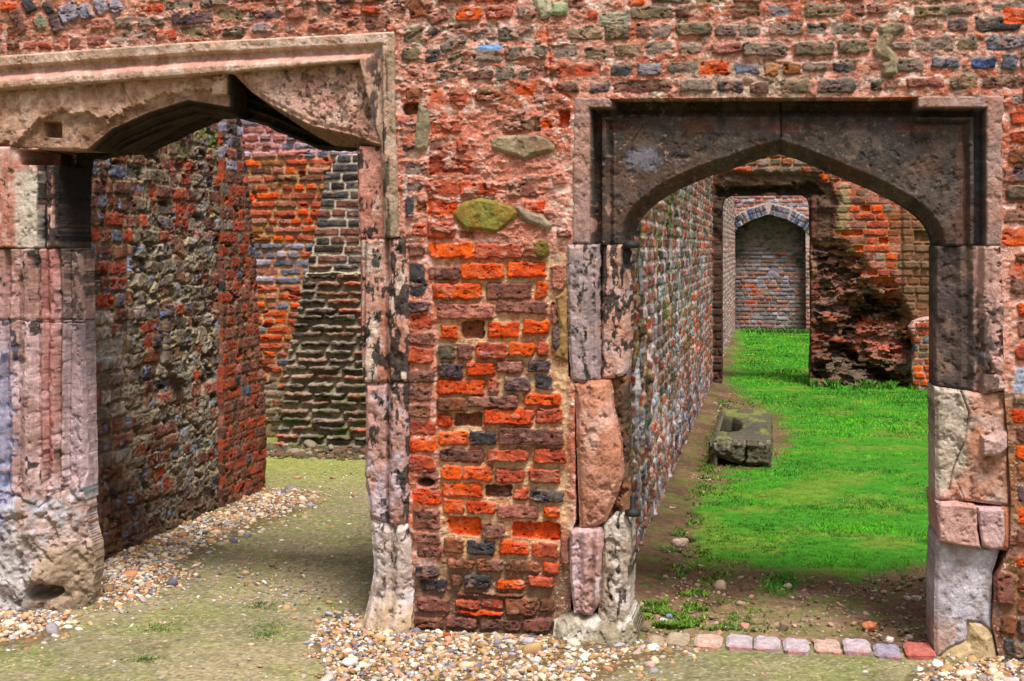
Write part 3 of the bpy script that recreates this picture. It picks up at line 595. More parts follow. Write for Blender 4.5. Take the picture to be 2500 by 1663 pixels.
# right jamb of the right doorway
def jC(px, py, U, V): return interp(px+(fbm(U/0.06, V/0.3, 2, 3)-0.5)*8, [(2283, -0.10), (2294, -0.075), (2340, -0.07), (2352, -0.055), (2366, -0.06), (2380, -0.03), (2392, -0.045), (2402, 0.0), (2420, 0.012), (2455, 0.01)])
def jCx(px, py, U, V, H, C, n1, n2, n3):
    C = lerp(C, lerp(sr(216, 164, 156), sr(226, 184, 170), n1), ss(2376, 2392, px+(n2-0.5)*30)*0.9*(1-ss(0.50, 0.56, fbm(U/0.03, V/0.05, 4, 1))*ss(700, 760, py)*0.9))
    m = ss(0.62, 0.68, n2)*ss(0.5, 0.6, n1)*ss(760, 800, py); C = lerp(C, sr(170, 170, 190), m*0.8)
    H = H-0.02*ss(0.58, 0.68, fbm(U/0.03, V/0.03, 3, 2))*ss(2380, 2400, px)
    return H, C
stone('jamb_stone', [(2285, 600), (2445, 600), (2456, 950), (2400, 962), (2285, 948)], jC, [(104, 88, 82), (86, 74, 72), (134, 108, 96)], thick=0.24, extra=jCx, drop=0.008, rnd=0.01, rough=0.010, edge=0.002, seed=1, label='black stained right jamb stone with a pink flaking edge')
def jDx(px, py, U, V, H, C, n1, n2, n3):
    C = lerp(C, lerp(sr(220, 206, 190), sr(200, 184, 168), n2), ss(2375, 2358, px+(n1-0.5)*20)*ss(1230, 1180, py+(px-2300)*0.9)*0.9)
    k = psdf(px, py, [(2395, 1062), (2425, 1070), (2458, 1052), (2460, 1090), (2440, 1112), (2395, 1114)]); H = H+0.04*ss(3, -6, k); C = lerp(C, sr(210, 172, 166), ss(2, -2, k))
    H = H-0.02*ss(3, 0, pldist(px, py, [(2350, 960), (2368, 1010), (2358, 1080), (2330, 1150), (2320, 1200)]))-0.008*ss(2.5, 0, pldist(px, py, [(2335, 1175), (2355, 1215), (2358, 1232)]))
    g = ss(0.56, 0.62, fbm(U/0.02, V/0.02, 4, 6))*ss(2372, 2350, px)*ss(1120, 1060, py); C = lerp(C, sr(130, 120, 104), g*0.7)
    return H, C
stone('jamb_stone', [(2285, 948), (2400, 962), (2456, 950), (2466, 1150), (2470, 1240), (2380, 1228), (2287, 1226)], lambda px, py, U, V: -0.03+0.02*ss(2330, 2400, px), [(222, 168, 146), (208, 150, 122), (216, 178, 166)], thick=0.28, extra=jDx, drop=0.014, rnd=0.015, rough=0.014, edge=0.003, seed=2, label='pink and cream right jamb stone with a chipped knob')
stone('jamb_stone', [(2286, 1226), (2340, 1226), (2382, 1234), (2384, 1290), (2392, 1336), (2340, 1330), (2292, 1318)], 0.03, [(222, 174, 166), (206, 156, 144)], thick=0.34, drop=0.010, rnd=0.009, rough=0.008, seed=3, edge=0.003, label='squared pink block repaired into the right jamb, left of a pair')
stone('jamb_stone', [(2384, 1238), (2448, 1240), (2452, 1300), (2446, 1336), (2420, 1340), (2396, 1330), (2390, 1290)], 0.03, [(214, 176, 176), (200, 158, 150)], thick=0.32, drop=0.010, rnd=0.009, rough=0.009, seed=4, edge=0.003, label='squared lilac block repaired into the right jamb, right of a pair')
stone('jamb_stone', [(2445, 1236), (2468, 1240), (2468, 1345), (2440, 1345)], 0.0, [(206, 140, 110), (190, 120, 90)], thick=0.25, drop=0.01, rough=0.01, seed=5)
def jEx(px, py, U, V, H, C, n1, n2, n3):
    k = psdf(px, py, [(2320, 1585), (2360, 1568), (2365, 1520), (2398, 1525), (2430, 1550), (2445, 1640), (2300, 1650), (2290, 1610)])
    H = H-0.012*ss(6, 0, np.abs(k))+0.025*ss(0, 30, -k)*(0.4+n1)
    C = lerp(C, lerp(sr(222, 188, 134), sr(176, 156, 104), n1), ss(-4, 4, -k+(n2-0.5)*20)*0.9)
    C = lerp(C, sr(206, 156, 120), ss(0.5, 0.62, n1)*ss(1500, 1540, py)*0.6)
    return H, C
stone('jamb_stone', [(2287, 1318), (2392, 1336), (2446, 1338), (2425, 1400), (2422, 1520), (2452, 1620), (2452, 1680), (2290, 1680), (2282, 1590), (2283, 1450)], -0.015, [(206, 196, 206), (190, 176, 180), (220, 214, 226)], thick=0.30, drop=0.012, rnd=0.015, rough=0.006, seed=6, edge=0.003, extra=jEx,
      label='smooth lilac rendered foot of the right jamb')

# ---- cement repair patches on the pier and above the right doorway
def conv(pts, x0, y0, s): return [(x0+a/s, y0+b/s) for a, b in pts]
def patch(poly, cols, label, seed, hg=0.020):
    stone('cement_patch', poly, lambda px, py, U, V: hg+0.006*fbm(U/0.05, V/0.05, 3, seed), cols, thick=0.01, drop=0.010, rnd=0.012, rough=0.006, edge=0.004, seed=seed, label=label)
patch(conv([(760, 1180), (880, 1040), (1100, 990), (1300, 1030), (1500, 1090), (1570, 1170), (1520, 1260), (1370, 1380), (1300, 1430), (1150, 1400), (920, 1390), (800, 1280)], 960, 290, 5.124), [(160, 132, 60), (144, 112, 50), (150, 142, 66)], 'olive brown oval cement patch in the middle of the pier', 1)
patch(conv([(1240, 280), (1300, 215), (1500, 210), (1800, 200), (1950, 260), (2030, 340), (2020, 410), (1780, 460), (1650, 530), (1560, 480), (1380, 430), (1230, 370)], 960, 290, 5.124), [(176, 158, 128), (160, 130, 104), (166, 152, 118)], 'grey lip shaped cement patch high on the pier', 2)
patch(conv([(1520, 1100), (1600, 1090), (1700, 1160), (1880, 1200), (2000, 1330), (1930, 1390), (1700, 1300), (1600, 1230)], 960, 290, 5.124), [(178, 158, 136), (160, 138, 116)], 'grey tail of cement right of the oval patch', 3)
patch(conv([(330, -170), (440, -120), (470, 60), (440, 360), (330, 420), (260, 360), (290, 180)], 960, 290, 5.124), [(176, 164, 130), (160, 146, 118)], 'grey vertical cement smear at the pier left edge', 4)
patch([(1318, 588), (1336, 592), (1342, 612), (1334, 630), (1312, 632), (1302, 618), (1306, 598)], [(136, 118, 42), (120, 100, 40)], 'mossy brown cement dab low on the pier top', 5)
patch([(1356, 725), (1384, 705), (1386, 880), (1352, 872), (1366, 800)], [(178, 140, 86), (160, 118, 76)], 'ochre cement strip beside the pier right edge', 6, 0.012)
patch(conv([(950, 250), (1050, 210), (1200, 230), (1210, 290), (1120, 350), (1060, 450), (1130, 520), (1150, 600), (1140, 720), (1000, 740), (990, 620), (1050, 590), (930, 540), (900, 470), (980, 340)], 1900, 0, 3.928), [(168, 148, 118), (150, 132, 106), (176, 160, 130)], 'snaking grey cement smear above the right doorway', 7)
patch([(1303, -20), (1346, -20), (1350, 30), (1334, 48), (1322, 46), (1308, 20)], [(206, 196, 166), (190, 180, 150)], 'pale cement dab at the top of the wall', 1)
patch([(1350, 8), (1372, 4), (1388, 10), (1386, 34), (1366, 41), (1346, 36)], [(196, 200, 160), (176, 184, 146)], 'greenish cement dab at the top of the wall', 2)

# ---- iron hinge pins let into the jambs of the right doorway
def lathe(prof, loc, axis='z', seg=20, colr=(22, 20, 22), jit=0.0):
    a = np.linspace(0, 2*math.pi, seg, endpoint=False); V = []
    for r, z in prof: V.append(np.stack([r*np.cos(a), r*np.sin(a), np.full(seg, z)], 1))
    V = np.concatenate(V); n = len(prof)
    i = np.arange(n-1)[:, None]*seg; j = np.arange(seg)[None]
    F = np.stack([(i+j), (i+(j+1) % seg), (i+seg+(j+1) % seg), (i+seg+j)], -1).reshape(-1, 4)
    if axis == 'x': V = V[:, [2, 1, 0]]
    V = V+np.array(loc); C = np.tile(sr(colr), (len(V), 1)); return V, F, C
def hinge(px, py, hp, label):
    p = on_y(px, py, 0.01); d = 0.0016
    V1, F1, C1 = lathe([(0.0, 0.0), (0.028, 0.001), (0.031, 0.008), (0.029, 0.022), (0.014, 0.026), (0.011, 0.03), (0.010, hp), (0.008, hp+0.004), (0.0, hp+0.004)], p)
    V2, F2, C2 = lathe([(0.0, -0.03), (0.010, -0.03), (0.012, 0.0), (0.0, 0.0)], (p[0], p[1], p[2]+0.010), 'x')
    raw_mesh('hinge_pin', np.concatenate([V1, V2]), [F1, F2+len(V1)], np.concatenate([C1, C2]), M_IRON, parent=FW, label=label)
hinge(1545, 1260, 0.075, 'black iron hinge pin with a round collar, low on the jamb')
hinge(1541, 606, 0.022, 'small black iron hinge stub under the arch spring')
#@@REST@@
# ================================================================== OTHER WALLS
def wall_fn(seed, palfun, chh, mort, hj=0.0, blo=0.4, stn=0.4, rnd_=0.012, soft_=1.0, region=None, rough=1.0, hg=(0.004, 0.018), wl=0.225, wh=0.11, joint=0.014, u0=0, u1=1, z0=-0.02, z1=2.7, amp=0.02, keep=1.0, warp=0.014, sc=1.0, pre=None, post=None, rot=0.0):
    def fn(U, V, px, py):
        big = fbm(U/0.35, V/0.35, 3, seed); med = fbm(U/0.07, V/0.05, 4, seed+1); fin = fbm(U/0.015, V/0.012, 3, seed+2)
        H = (med-0.5)*amp+(big-0.5)*amp*1.6+(fin-0.5)*0.006
        m = mort(px, py, U, V, med, big) if callable(mort) else lerp(sr(mort[0]), sr(mort[1]), ss(0.35, 0.65, med))
        C = m*(1+(fin[..., None]-0.5)*0.7); S = None
        H0 = H.copy()
        if pre: H, C = pre(px, py, U, V, H, C, med, big, fin)
        fl = Field(U, V, U[:, 0], V[0], H, C, seed, sc); fl.blo = blo; fl.stn = stn; rs = np.random.RandomState(seed+50)
        for cx, cz, w_, h_ in courses(u0, u1, z0, z1, chh, rs, wl, wh, joint, keep=keep):
            i = min(np.searchsorted(fl.u1, cx), len(fl.u1)-1); j = min(np.searchsorted(fl.v1, cz), len(fl.v1)-1)
            X, Y = px[i, j], py[i, j]; r = palfun(X, Y, cx, cz, rs)
            if r is None: continue
            key, dh = r if isinstance(r, tuple) else (r, 0)
            fl.brick(cx, cz, w_+hj, h_, rs.uniform(-1, 1)*rot, key, hgt=H0[i, j]+rs.uniform(*hg)+dh, rnd=rnd_*sc, soft=rs.uniform(0.006, 0.012)*sc*soft_, warp=warp, rough=0.007*rough)
        if post:
            fl.H, fl.C, S = post(px, py, U, V, fl.H, fl.C, med, big, fin)
        return fl.H, fl.C, S
    return fn
# ---- long wall on the left of the grass passage
LW = empty('brick_wall', (-0.63, 5, 0), 'long mossy grey brick side wall running back beside the grass', 'wall')
def palLW(X, Y, u, z, rs):
    r = rs.rand(); q_ = vn(np.array([u/0.7]), np.array([z/0.35]), 2)[0]
    if q_ < 0.3 and r < 0.6: return rs.choice(list('rrmx'))
    if q_ > 0.72 and r < 0.7: return rs.choice(list('bblk'))
    if X < 1600: return rs.choice(list('mgrtxr')) if r < 0.7 else rs.choice(list('lbx'))
    if X > 1690 and 560 < Y < 900: return rs.choice(list('orrrmx')) if r < 0.75 else 'g'
    if Y > 950: return rs.choice(list('llgbmxrx'))
    return rs.choice(list('gmxrpglmtrx'))
def postLW(px, py, U, V, H, C, med, big, fin):
    n = fbm(U/0.25, V/0.25, 4, 5); st = fbm(U/0.05, V/0.5, 4, 6)
    moss = ss(0.50, 0.62, n*0.6+st*0.4)*ss(1720, 1640, px)*ss(1100, 800, py)
    C = lerp(C, lerp(sr(140, 146, 52), sr(96, 96, 50), fin), moss*0.75); H = H+moss*(fin-0.3)*0.015
    drk = ss(0.54, 0.62, st)*ss(0.42, 0.55, big)*ss(8, 5, U); C = lerp(C, sr(66, 56, 44), drk*0.8); H = H-drk*0.02
    st2 = fbm(U/0.13, V/1.1, 5, 6); cz_ = np.maximum(ss(0.54, 0.60, st2)*ss(5.5, 3.0, U), ss(0.62, 0.50, np.abs(U-1.7+(n-0.5)*0.8))*ss(0.48, 0.56, st)); C = lerp(C, lerp(sr(58, 50, 38), sr(112, 118, 44), ss(0.45, 0.6, med)), cz_*0.85); H = H-cz_*0.018
    C = C*(0.72+0.5*fbm(U/0.5, V/0.22, 4, 4)[..., None])
    ft = ss(0.5, 0.1, V+(n-0.5)*0.5); C = lerp(C, sr(110, 84, 66), ft*0.4)
    wht = ss(0.60, 0.70, fbm(U/0.08, V/0.25, 4, 2))*ss(500, 700, py); C = lerp(C, sr(214, 210, 226), wht*0.6)
    st3 = fbm(U/0.10+3, V/0.35, 5, 1); C = C*(0.62+0.76*ss(0.35, 0.65, st3)[..., None]); C = lerp(C, sr(90, 70, 56), ss(0.42, 0.30, U)*0.7)  # near end painted dark brown to read as a shaded gap
    slot = ss(2, -2, (np.maximum(np.abs(U-13.2)-0.5, np.abs(V-0.9)-0.95))*40); H = H-slot*0.45; C = lerp(C, sr(40, 34, 32), slot*0.5)  # recess is also painted darker, deepening its shade
    far = ss(10.6, 10.7, U)*(1-slot); C = lerp(C, sr(230, 196, 190)*(0.8+0.4*fin[..., None]), far*0.45)
    return H, C, None
grid_mesh('brickwork', (-0.63, 0, 0), (0, 1, 0), (0, 0, 1), (1, 0, 0), grow(0.27, 20.4, 0.006, 0.035), frange(-0.05, 2.66, 0.007),
          wall_fn(21, palLW, 0.072, [(234, 216, 208), (186, 164, 150)], u0=0.1, u1=20.3, post=postLW, hg=(-0.002, 0.013), amp=0.018, joint=0.019, rnd_=0.004, soft_=0.5, rot=0.004, hj=0.012, warp=0.009, stn=0.6, blo=0.55), 0.62, M_BRICK, LW)
# ---- cross wall with the second doorway
CWY = 10.27; cm = (CWY-CAMY)/FPX
XW = empty('brick_wall', (0.6, CWY, 0), 'orange brick cross wall with a plain doorway and a dark eroded hollow beside it', 'wall')
OPEN = [(1762, 1000), (1762, 500), (1768, 484), (1784, 476), (1958, 474), (1972, 482), (1977, 500), (1978, 640), (1980, 800), (1976, 900), (1979, 1000)]
CAVE = [(1984, 596), (2060, 590), (2110, 630), (2130, 680), (2180, 690), (2206, 730), (2232, 790), (2236, 880), (2232, 1000), (1980, 1000)]
def palXW(X, Y, u, z, rs):
    r = rs.rand()
    if X < 1755: return rs.choice(list('mxng'))
    if Y < 445: return rs.choice(list('nggtrnm')) if X < 2000 else rs.choice(list('orxn'))
    if X > 2205 and Y > 560: return ('n', 0) if r < 0.5 else ('t', 0.01)
    if X > 2050: return rs.choice(list('orrnmgx')) if r < 0.93 else ('o', -0.05)
    return rs.choice(list('ndt'))
def preXW(px, py, U, V, H, C, med, big, fin):
    return H, C
def postXW(px, py, U, V, H, C, med, big, fin):
    w1 = (fbm(U/0.12, V/0.12, 4, 3)-0.5); w2 = fbm(U/0.16, V/0.11, 5, 4); d1, d2, idv = worley(U/0.085, V/0.062, 2)
    o = psdf(px, py, OPEN); c = psdf(px+w1*26, py+w1*22, CAVE)
    # burnt plaster and timber band round the opening
    fr = ss(62, 48, o+w1*22)*ss(1730, 1740, px); fr2_ = ss(24, 18, o+w1*6)
    topb = ss(8, -4, psdf(px+w1*20, py+w1*24, [(1728, 446), (1900, 446), (2030, 455), (2040, 500), (1728, 500)]))
    k = np.clip(np.maximum(fr*ss(620, 600, py), topb), 0, 1)
    plaster = lerp(sr(112, 84, 66), sr(76, 58, 48), w2)
    strip = ss(2050, 1996, px+w1*60)*ss(1978, 1982, px); C = lerp(C, plaster*0.6, strip*0.75*ss(600, 560, py)); C = lerp(C, plaster*(0.7+0.6*med[..., None]), k*0.9); H = H*(1-k)+k*(-0.04+(w2-0.5)*0.10)
    C = lerp(C, lerp(sr(84, 58, 46), sr(60, 44, 38), w2), fr2_*0.9); H = H-fr2_*0.03*topb
    tm = ss(4, -3, psdf(px+w1*14, py+w1*34, [(1745, 456), (1860, 462), (1990, 450), (2010, 474), (1745, 476)])); H = H-tm*(0.05+0.06*w2); C = lerp(C, lerp(sr(52, 38, 32), sr(112, 76, 56), ss(0.4, 0.65, w2)), tm*0.9)
    post_ = ss(2, -2, np.abs(px-1987)-7)*ss(470, 490, py); H = H+post_*0.05; C = lerp(C, sr(110, 62, 48), post_*0.8)
    # eroded hollow: loose brick core
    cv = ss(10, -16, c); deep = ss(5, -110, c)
    hol = ss(34, 0, pldist(px, py, [(2085, 790), (2130, 740), (2185, 770)]))+ss(30, 0, pldist(px, py, [(2060, 860), (2120, 900), (2190, 945)]))+ss(30, 0, np.hypot(px-2222, py-840))+ss(34, 0, np.hypot(px-1998, py-905))
    Hc = -0.08-0.10*deep-0.24*np.clip(hol, 0, 1)*(0.5+w2)+(0.35-d1)*0.14+(w2-0.5)*0.20+ss(820, 900, py)*0.10
    bc = np.where((idv > 0.66)[..., None], sr(176, 88, 58), np.where((idv > 0.33)[..., None], sr(150, 100, 74), sr(120, 86, 70)))
    bc = bc*(0.6+0.9*med[..., None])
    fc = Field(U, V, U[:, 0], V[0], Hc, bc, 91); r2 = np.random.RandomState(17)
    for _ in range(1500):
        cx_, cz_ = r2.uniform(0.4, 1.8), r2.uniform(0, 1.75); i_ = min(np.searchsorted(fc.u1, cx_), len(fc.u1)-1); j_ = min(np.searchsorted(fc.v1, cz_), len(fc.v1)-1)
        if c[i_, j_] > 2: continue
        fc.brick(cx_, cz_, r2.uniform(0.07, 0.17), r2.uniform(0.04, 0.06), r2.normal(0, 0.18), r2.choice(list('nrmgnxt')), hgt=Hc[i_, j_]+r2.uniform(-0.02, 0.035), rnd=0.015, soft=0.012, warp=0.03, rough=0.014)
    Hc, bc = fc.H, fc.C*1.0
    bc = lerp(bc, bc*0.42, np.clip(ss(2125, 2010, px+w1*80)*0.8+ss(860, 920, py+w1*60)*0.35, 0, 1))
    bc = lerp(bc, sr(196, 110, 78), ss(0.56, 0.64, w2)*ss(700, 760, py)*ss(900, 860, py)*0.5)
    bc = lerp(bc, sr(122, 108, 88), ss(850, 900, py)*0.55)
    bc = lerp(bc, sr(78, 60, 50), ss(690, 650, py+w1*60)*ss(2120, 2060, px)*0.4)
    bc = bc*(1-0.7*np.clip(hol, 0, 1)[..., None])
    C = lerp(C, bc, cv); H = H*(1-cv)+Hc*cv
    cr = ss(7, 2, np.abs(c+2)+w1*14)*ss(2120, 2080, px)*ss(700, 660, py); C = lerp(C, sr(170, 130, 90), cr*0.7)
    pl = ss(4, -4, psdf(px+w1*20, py+w1*20, [(2052, 452), (2072, 446), (2076, 500), (2068, 545), (2085, 570), (2040, 560), (2048, 500)])); C = lerp(C, sr(172, 150, 108), pl*0.8); H = H+pl*0.02
    # plaster and ashlar at the right end
    e = ss(2200, 2208, px+w1*10); C = lerp(C, lerp(sr(150, 104, 70), sr(120, 92, 68), w2)*(0.7+0.6*med[..., None]), e*0.7*ss(820, 780, py)); H = H+e*0.03
    H = H-e*0.06*ss(3, -2, psdf(px, py, [(2232, 565), (2290, 565), (2290, 590), (2232, 590)]))
    return H, C, np.maximum(-o*cm+w1*0.03*ss(1970, 1980, px), -(px-1700)*0.0-1)
def xw_mort(px, py, U, V, med, big): return lerp(sr(196, 112, 66), sr(170, 130, 96), ss(0.4, 0.62, med*0.6+big*0.4))
grid_mesh('brickwork', (0, CWY, 0), (1, 0, 0), (0, 0, 1), (0, -1, 0), np.concatenate([frange(-0.66, 2.2, 0.0065), frange(2.21, 5.6, 0.012)]), frange(-0.05, 2.75, 0.0065),
          wall_fn(33, palXW, 0.086, xw_mort, u0=-0.7, u1=5.6, post=postXW, hg=(0.004, 0.02), pre=preXW, wl=0.25, wh=0.125, stn=0.5), 0.40, M_BRICK, XW)
# a low brick stub at the right of the hollow
def stub_pal(X, Y, u, z, rs): return rs.choice(list('xotgbnr'))
def stub_post(px, py, U, V, H, C, med, big, fin):
    S = psdf(px, py, [(2216, 1000), (2232, 960), (2226, 900), (2234, 850), (2222, 802), (2232, 786), (2260, 776), (2360, 772), (2360, 1000)])*cm*0.98
    t = ss(0.05, 0.0, -S)*ss(830, 790, py); C = lerp(C, sr(232, 180, 170), t*0.9)  # top edge painted pale pink, as light falling on the flat top
    return H-0.02*ss(0.02, 0, -S), C, S
q = on_y(2216, 900, CWY-0.28)
grid_mesh('broken_stub', (0, CWY-0.28, 0), (1, 0, 0), (0, 0, 1), (0, -1, 0), frange(q[0]-0.02, q[0]+0.8, 0.006), frange(-0.05, 1.0, 0.006),
          wall_fn(36, stub_pal, 0.075, [(200, 160, 130), (176, 140, 110)], u0=q[0]-0.1, u1=q[0]+0.8, z1=1.0, post=stub_post, hg=(0.004, 0.018)), 0.30, M_BRICK, XW, label='low pale topped brick stub at the right end')
# ---- far end wall with the blocked arched niche
FY = 20.1; fm = (FY-CAMY)/FPX
EW = empty('brick_wall', (0.2, FY, 0), 'far end brick wall holding a shallow niche under a grey blue brick arch', 'wall')
NI = [(1795, 1000), (1795, 566), (1803, 556), (1835, 538), (1877, 524), (1920, 536), (1957, 556), (1966, 568), (1968, 1000)]
def fw_pal(X, Y, u, z, rs): return rs.choice(list('xlmwlxgx')) 
def ew_post(px, py, U, V, H, C, med, big, fin):
    s = psdf(px, py, NI)
    fl = Field(U, V, U[:, 0], V[0], H, C, 40, 1.5)
    k = ss(34, 28, s)*ss(620, 590, py); fl.C[:] = lerp(fl.C, sr(206, 180, 176), k); fl.H[:] = fl.H*(1-k)+k*0.005
    for off, lift, n in ((9, 0.03, 24), (24, 0.035, 26)):
        L = [(1788, 574), (1800, 562), (1835, 541), (1877, 528)]; R = [(1877, 528), (1920, 539), (1957, 560), (1974, 574)]
        for pts in (L, R):
            p = np.array(pts, float); seg = np.hypot(*(p[1:]-p[:-1]).T); tt = np.concatenate([[0], np.cumsum(seg)]); m = int(tt[-1]/8.8)
            for i in range(m):
                t = (i+0.5)/m*tt[-1]; x = np.interp(t, tt, p[:, 0]); y = np.interp(t, tt, p[:, 1]); x2 = np.interp(t+2, tt, p[:, 0]); y2 = np.interp(t+2, tt, p[:, 1]); x1 = np.interp(t-2, tt, p[:, 0]); y1 = np.interp(t-2, tt, p[:, 1])
                dx, dy = x2-x1, y2-y1; g = math.hypot(dx, dy)+1e-6; nx, ny = dy/g, -dx/g
                c = on_y(x+nx*off, y+ny*off, FY); fl.brick(c[0], c[2], 0.060, 0.100, -math.atan2(dy, dx), fl.rs.choice(list('bbBklbb')), hgt=lift, rnd=0.010, soft=0.006, warp=0.008)
    H, C = fl.H, fl.C
    return H, C, (-s+1.0)*fm
grid_mesh('brickwork', (0, FY, 0), (1, 0, 0), (0, 0, 1), (0, -1, 0), frange(-0.9, 3.0, 0.009), frange(-0.05, 2.47, 0.009),
          wall_fn(41, fw_pal, 0.075, [(216, 190, 186), (180, 150, 146)], u0=-1, u1=3, post=ew_post, hg=(0.006, 0.02), sc=1.3), 0.36, M_FAR, EW)
def ni_pal(X, Y, u, z, rs):
    if Y < 610: return rs.choice(list('gtkt')) if rs.rand() < 0.7 else None
    if Y > 840: return rs.choice(list('gtxml'))
    return rs.choice(list('xllbxmglb')) if rs.rand() < 0.96 else 'o'
def ni_post(px, py, U, V, H, C, med, big, fin):
    e = np.minimum(px-1795, 1968-px); C = lerp(C, sr(70, 64, 56)*(0.7+0.6*med[..., None]), np.clip(ss(30, 4, e+(big-0.5)*50)*0.75+ss(640, 590, py+(big-0.5)*80)*0.7, 0, 1))  # darker towards the head and the side edges
    C = lerp(C, sr(120, 112, 100), ss(0.6, 0.75, big)*0.6); C = lerp(C, sr(146, 126, 120), ss(0.35, 0.6, med)*0.30+0.20*med); return H, C, None
NIC = grid_mesh('niche_back', (0, FY+0.30, 0), (1, 0, 0), (0, 0, 1), (0, -1, 0), frange(-0.65, 1.0, 0.008), frange(-0.05, 2.3, 0.008),
          wall_fn(43, ni_pal, 0.072, [(170, 150, 146), (140, 122, 116)], u0=-0.7, u1=1.1, post=ni_post, hg=(0.006, 0.02), sc=1.2), 0.1, M_FAR, EW, label='blocked niche back of mixed lilac and grey brick with a dark weathered head')
# coping of pale mortar on the far wall
def cop(U, V, px, py):
    n = fbm(U/0.08, V/0.1, 3, 2); return (n-0.5)*0.02+0.03, lerp(sr(226, 214, 206), sr(180, 168, 160), n), None
grid_mesh('coping', (0, FY, 2.47), (1, 0, 0), (0, 0, 1), (0, -1, 0), frange(-0.9, 3.0, 0.02), frange(0, 0.06, 0.01), cop, 0.40, M_FAR, EW, label='thin pale coping course')

# ================================================================== LEFT PASSAGE
RW = empty('rubble_wall', (-3.13, 1.5, 0), 'crumbling flint rubble side wall of the left passage with a neat red brick end', 'wall')
EDGE = [(200, 560), (300, 592), (450, 610), (600, 624), (800, 636), (1010, 650), (1195, 665), (1300, 670)]
def palRW(X, Y, u, z, rs):
    if X < 318:
        if Y > 1130: return rs.choice(list('mmnnk'))
        return rs.choice(list('rrmnmb')) if Y < 760 else rs.choice(list('ggcxm'))
    if Y < 560 and X < 480: return (rs.choice(list('mnrmtgr')), rs.uniform(-0.010, 0.008))
    if rs.rand() < 0.26: return None
    return (rs.choice(list('mrnxggttckm')), rs.uniform(-0.004, 0.008))
def preRW(px, py, U, V, H, C, med, big, fin):
    d1, d2, idv = worley(U/0.17+(med-0.5)*1.2, V/0.11+(big-0.5)*2, 3); e = d2-d1
    rub = ss(300, 320, px)*ss(470, 560, py+(px-400)*0.3+(big-0.5)*200)
    st = ss(0.02, 0.22, e)
    keyc = np.where((idv > 0.7)[..., None], sr(190, 172, 146), np.where((idv > 0.45)[..., None], sr(160, 144, 120), np.where((idv > 0.2)[..., None], sr(170, 124, 100), sr(176, 172, 168))))
    keyc = keyc*(0.65+0.7*med[..., None])
    H = H+rub*(st*0.014-0.006+(idv-0.5)*0.012); C = lerp(C, keyc, rub*st)
    C = lerp(C, sr(206, 184, 146)*(0.6+0.8*fin[..., None]), rub*(1-st)*0.8)
    return H, C
def postRW(px, py, U, V, H, C, med, big, fin):
    n = fbm(U/0.10, V/0.12, 4, 7)
    g = ss(0.54, 0.62, n)*ss(300, 330, px); C = lerp(C, sr(170, 158, 134)*(0.7+0.6*fin[..., None]), g*0.7); H = H+g*(fin-0.4)*0.01
    moss = ss(0.5, 0.6, fbm(U/0.12, V/0.06, 3, 3))*ss(400, 350, py)*ss(280, 300, py+60*0); C = lerp(C, sr(130, 138, 48), moss*0.8)
    bl = ss(0.76, 0.80, fbm(U/0.06, V/0.05, 2, 1)); C = lerp(C, sr(150, 168, 210), bl*0.8)
    wh = ss(1, 0.5, np.hypot((px-270)/50, (py-845)/60)+(n-0.5)*2); C = lerp(C, sr(206, 196, 188), wh*0.8)
    drk = ss(0.36, 0.28, fbm(U/0.08, V/0.06, 4, 2)); H = H-drk*0.02; C = lerp(C, sr(64, 50, 40), drk*0.5)
    vs = ss(4, 1, np.abs(px-312+(n-0.5)*10))*ss(500, 600, py)*ss(1000, 900, py); H = H-vs*0.04
    crl = pldist(px, py, [(398, 760), (400, 880), (412, 915), (436, 928)]); H = H+ss(7, 2, crl)*0.03; C = lerp(C, sr(120, 100, 86), ss(7, 3, crl)*0.8)
    C = lerp(C, sr(96, 72, 54), ss(1080, 1240, py+(px-240)*0.1)*0.45)
    C = lerp(C, sr(96, 74, 54), ss(0.12, 0.02, V+(n-0.5)*0.1)*0.5)
    return H, C, None
grid_mesh('rubble_facing', (-3.13, 0, 0), (0, 1, 0), (0, 0, 1), (1, 0, 0), frange(0.2, 2.345, 0.0055), frange(-0.05, 2.66, 0.0045),
          wall_fn(51, palRW, 0.078, [(176, 152, 116), (140, 112, 84)], u0=0.1, u1=2.3, pre=preRW, post=postRW, hg=(0.004, 0.011), amp=0.012, rot=0.05, wl=0.19, wh=0.115, rnd_=0.008, soft_=0.6, blo=0.35, stn=0.55, warp=0.016), 0.5, M_BRICK, RW, label='rough facing of flint, mortar and broken brick')
def palQ(X, Y, u, z, rs):
    if Y < 420: return rs.choice(list('gllmxk')) if rs.rand() < 0.7 else 'r'
    if Y < 600: return rs.choice(list('rrmmgnm'))
    return (rs.choice(list('rmrnmrx')) if rs.rand() < 0.94 else rs.choice(list('bk')))
def qpost(px, py, U, V, H, C, med, big, fin):
    S = (px-interp(py, EDGE)+(med-0.5)*14)*0.0085
    C = lerp(C, sr(96, 52, 40), ss(1020, 1180, py)*0.25)
    ero = ss(0.33, 0.26, med); H = H-ero*0.015; C = lerp(C, sr(90, 60, 46), ero*0.5)
    H = H-0.012*ss(0.03, 0, -S)
    return H, C, S
grid_mesh('brick_quoin', (-3.10, 0, 0), (0, 1, 0), (0, 0, 1), (1, 0, 0), frange(2.335, 3.05, 0.0055), frange(-0.05, 2.66, 0.0045),
          wall_fn(55, palQ, 0.070, [(170, 140, 104), (140, 106, 80)], u0=2.3, u1=3.1, post=qpost, hg=(0.002, 0.006), amp=0.008, wl=0.16, wh=0.105, joint=0.012, warp=0.006, blo=0.2, stn=0.3, rnd_=0.005, soft_=0.6), 0.5, M_BRICK, RW, label='straight end of small neat dark red bricks')
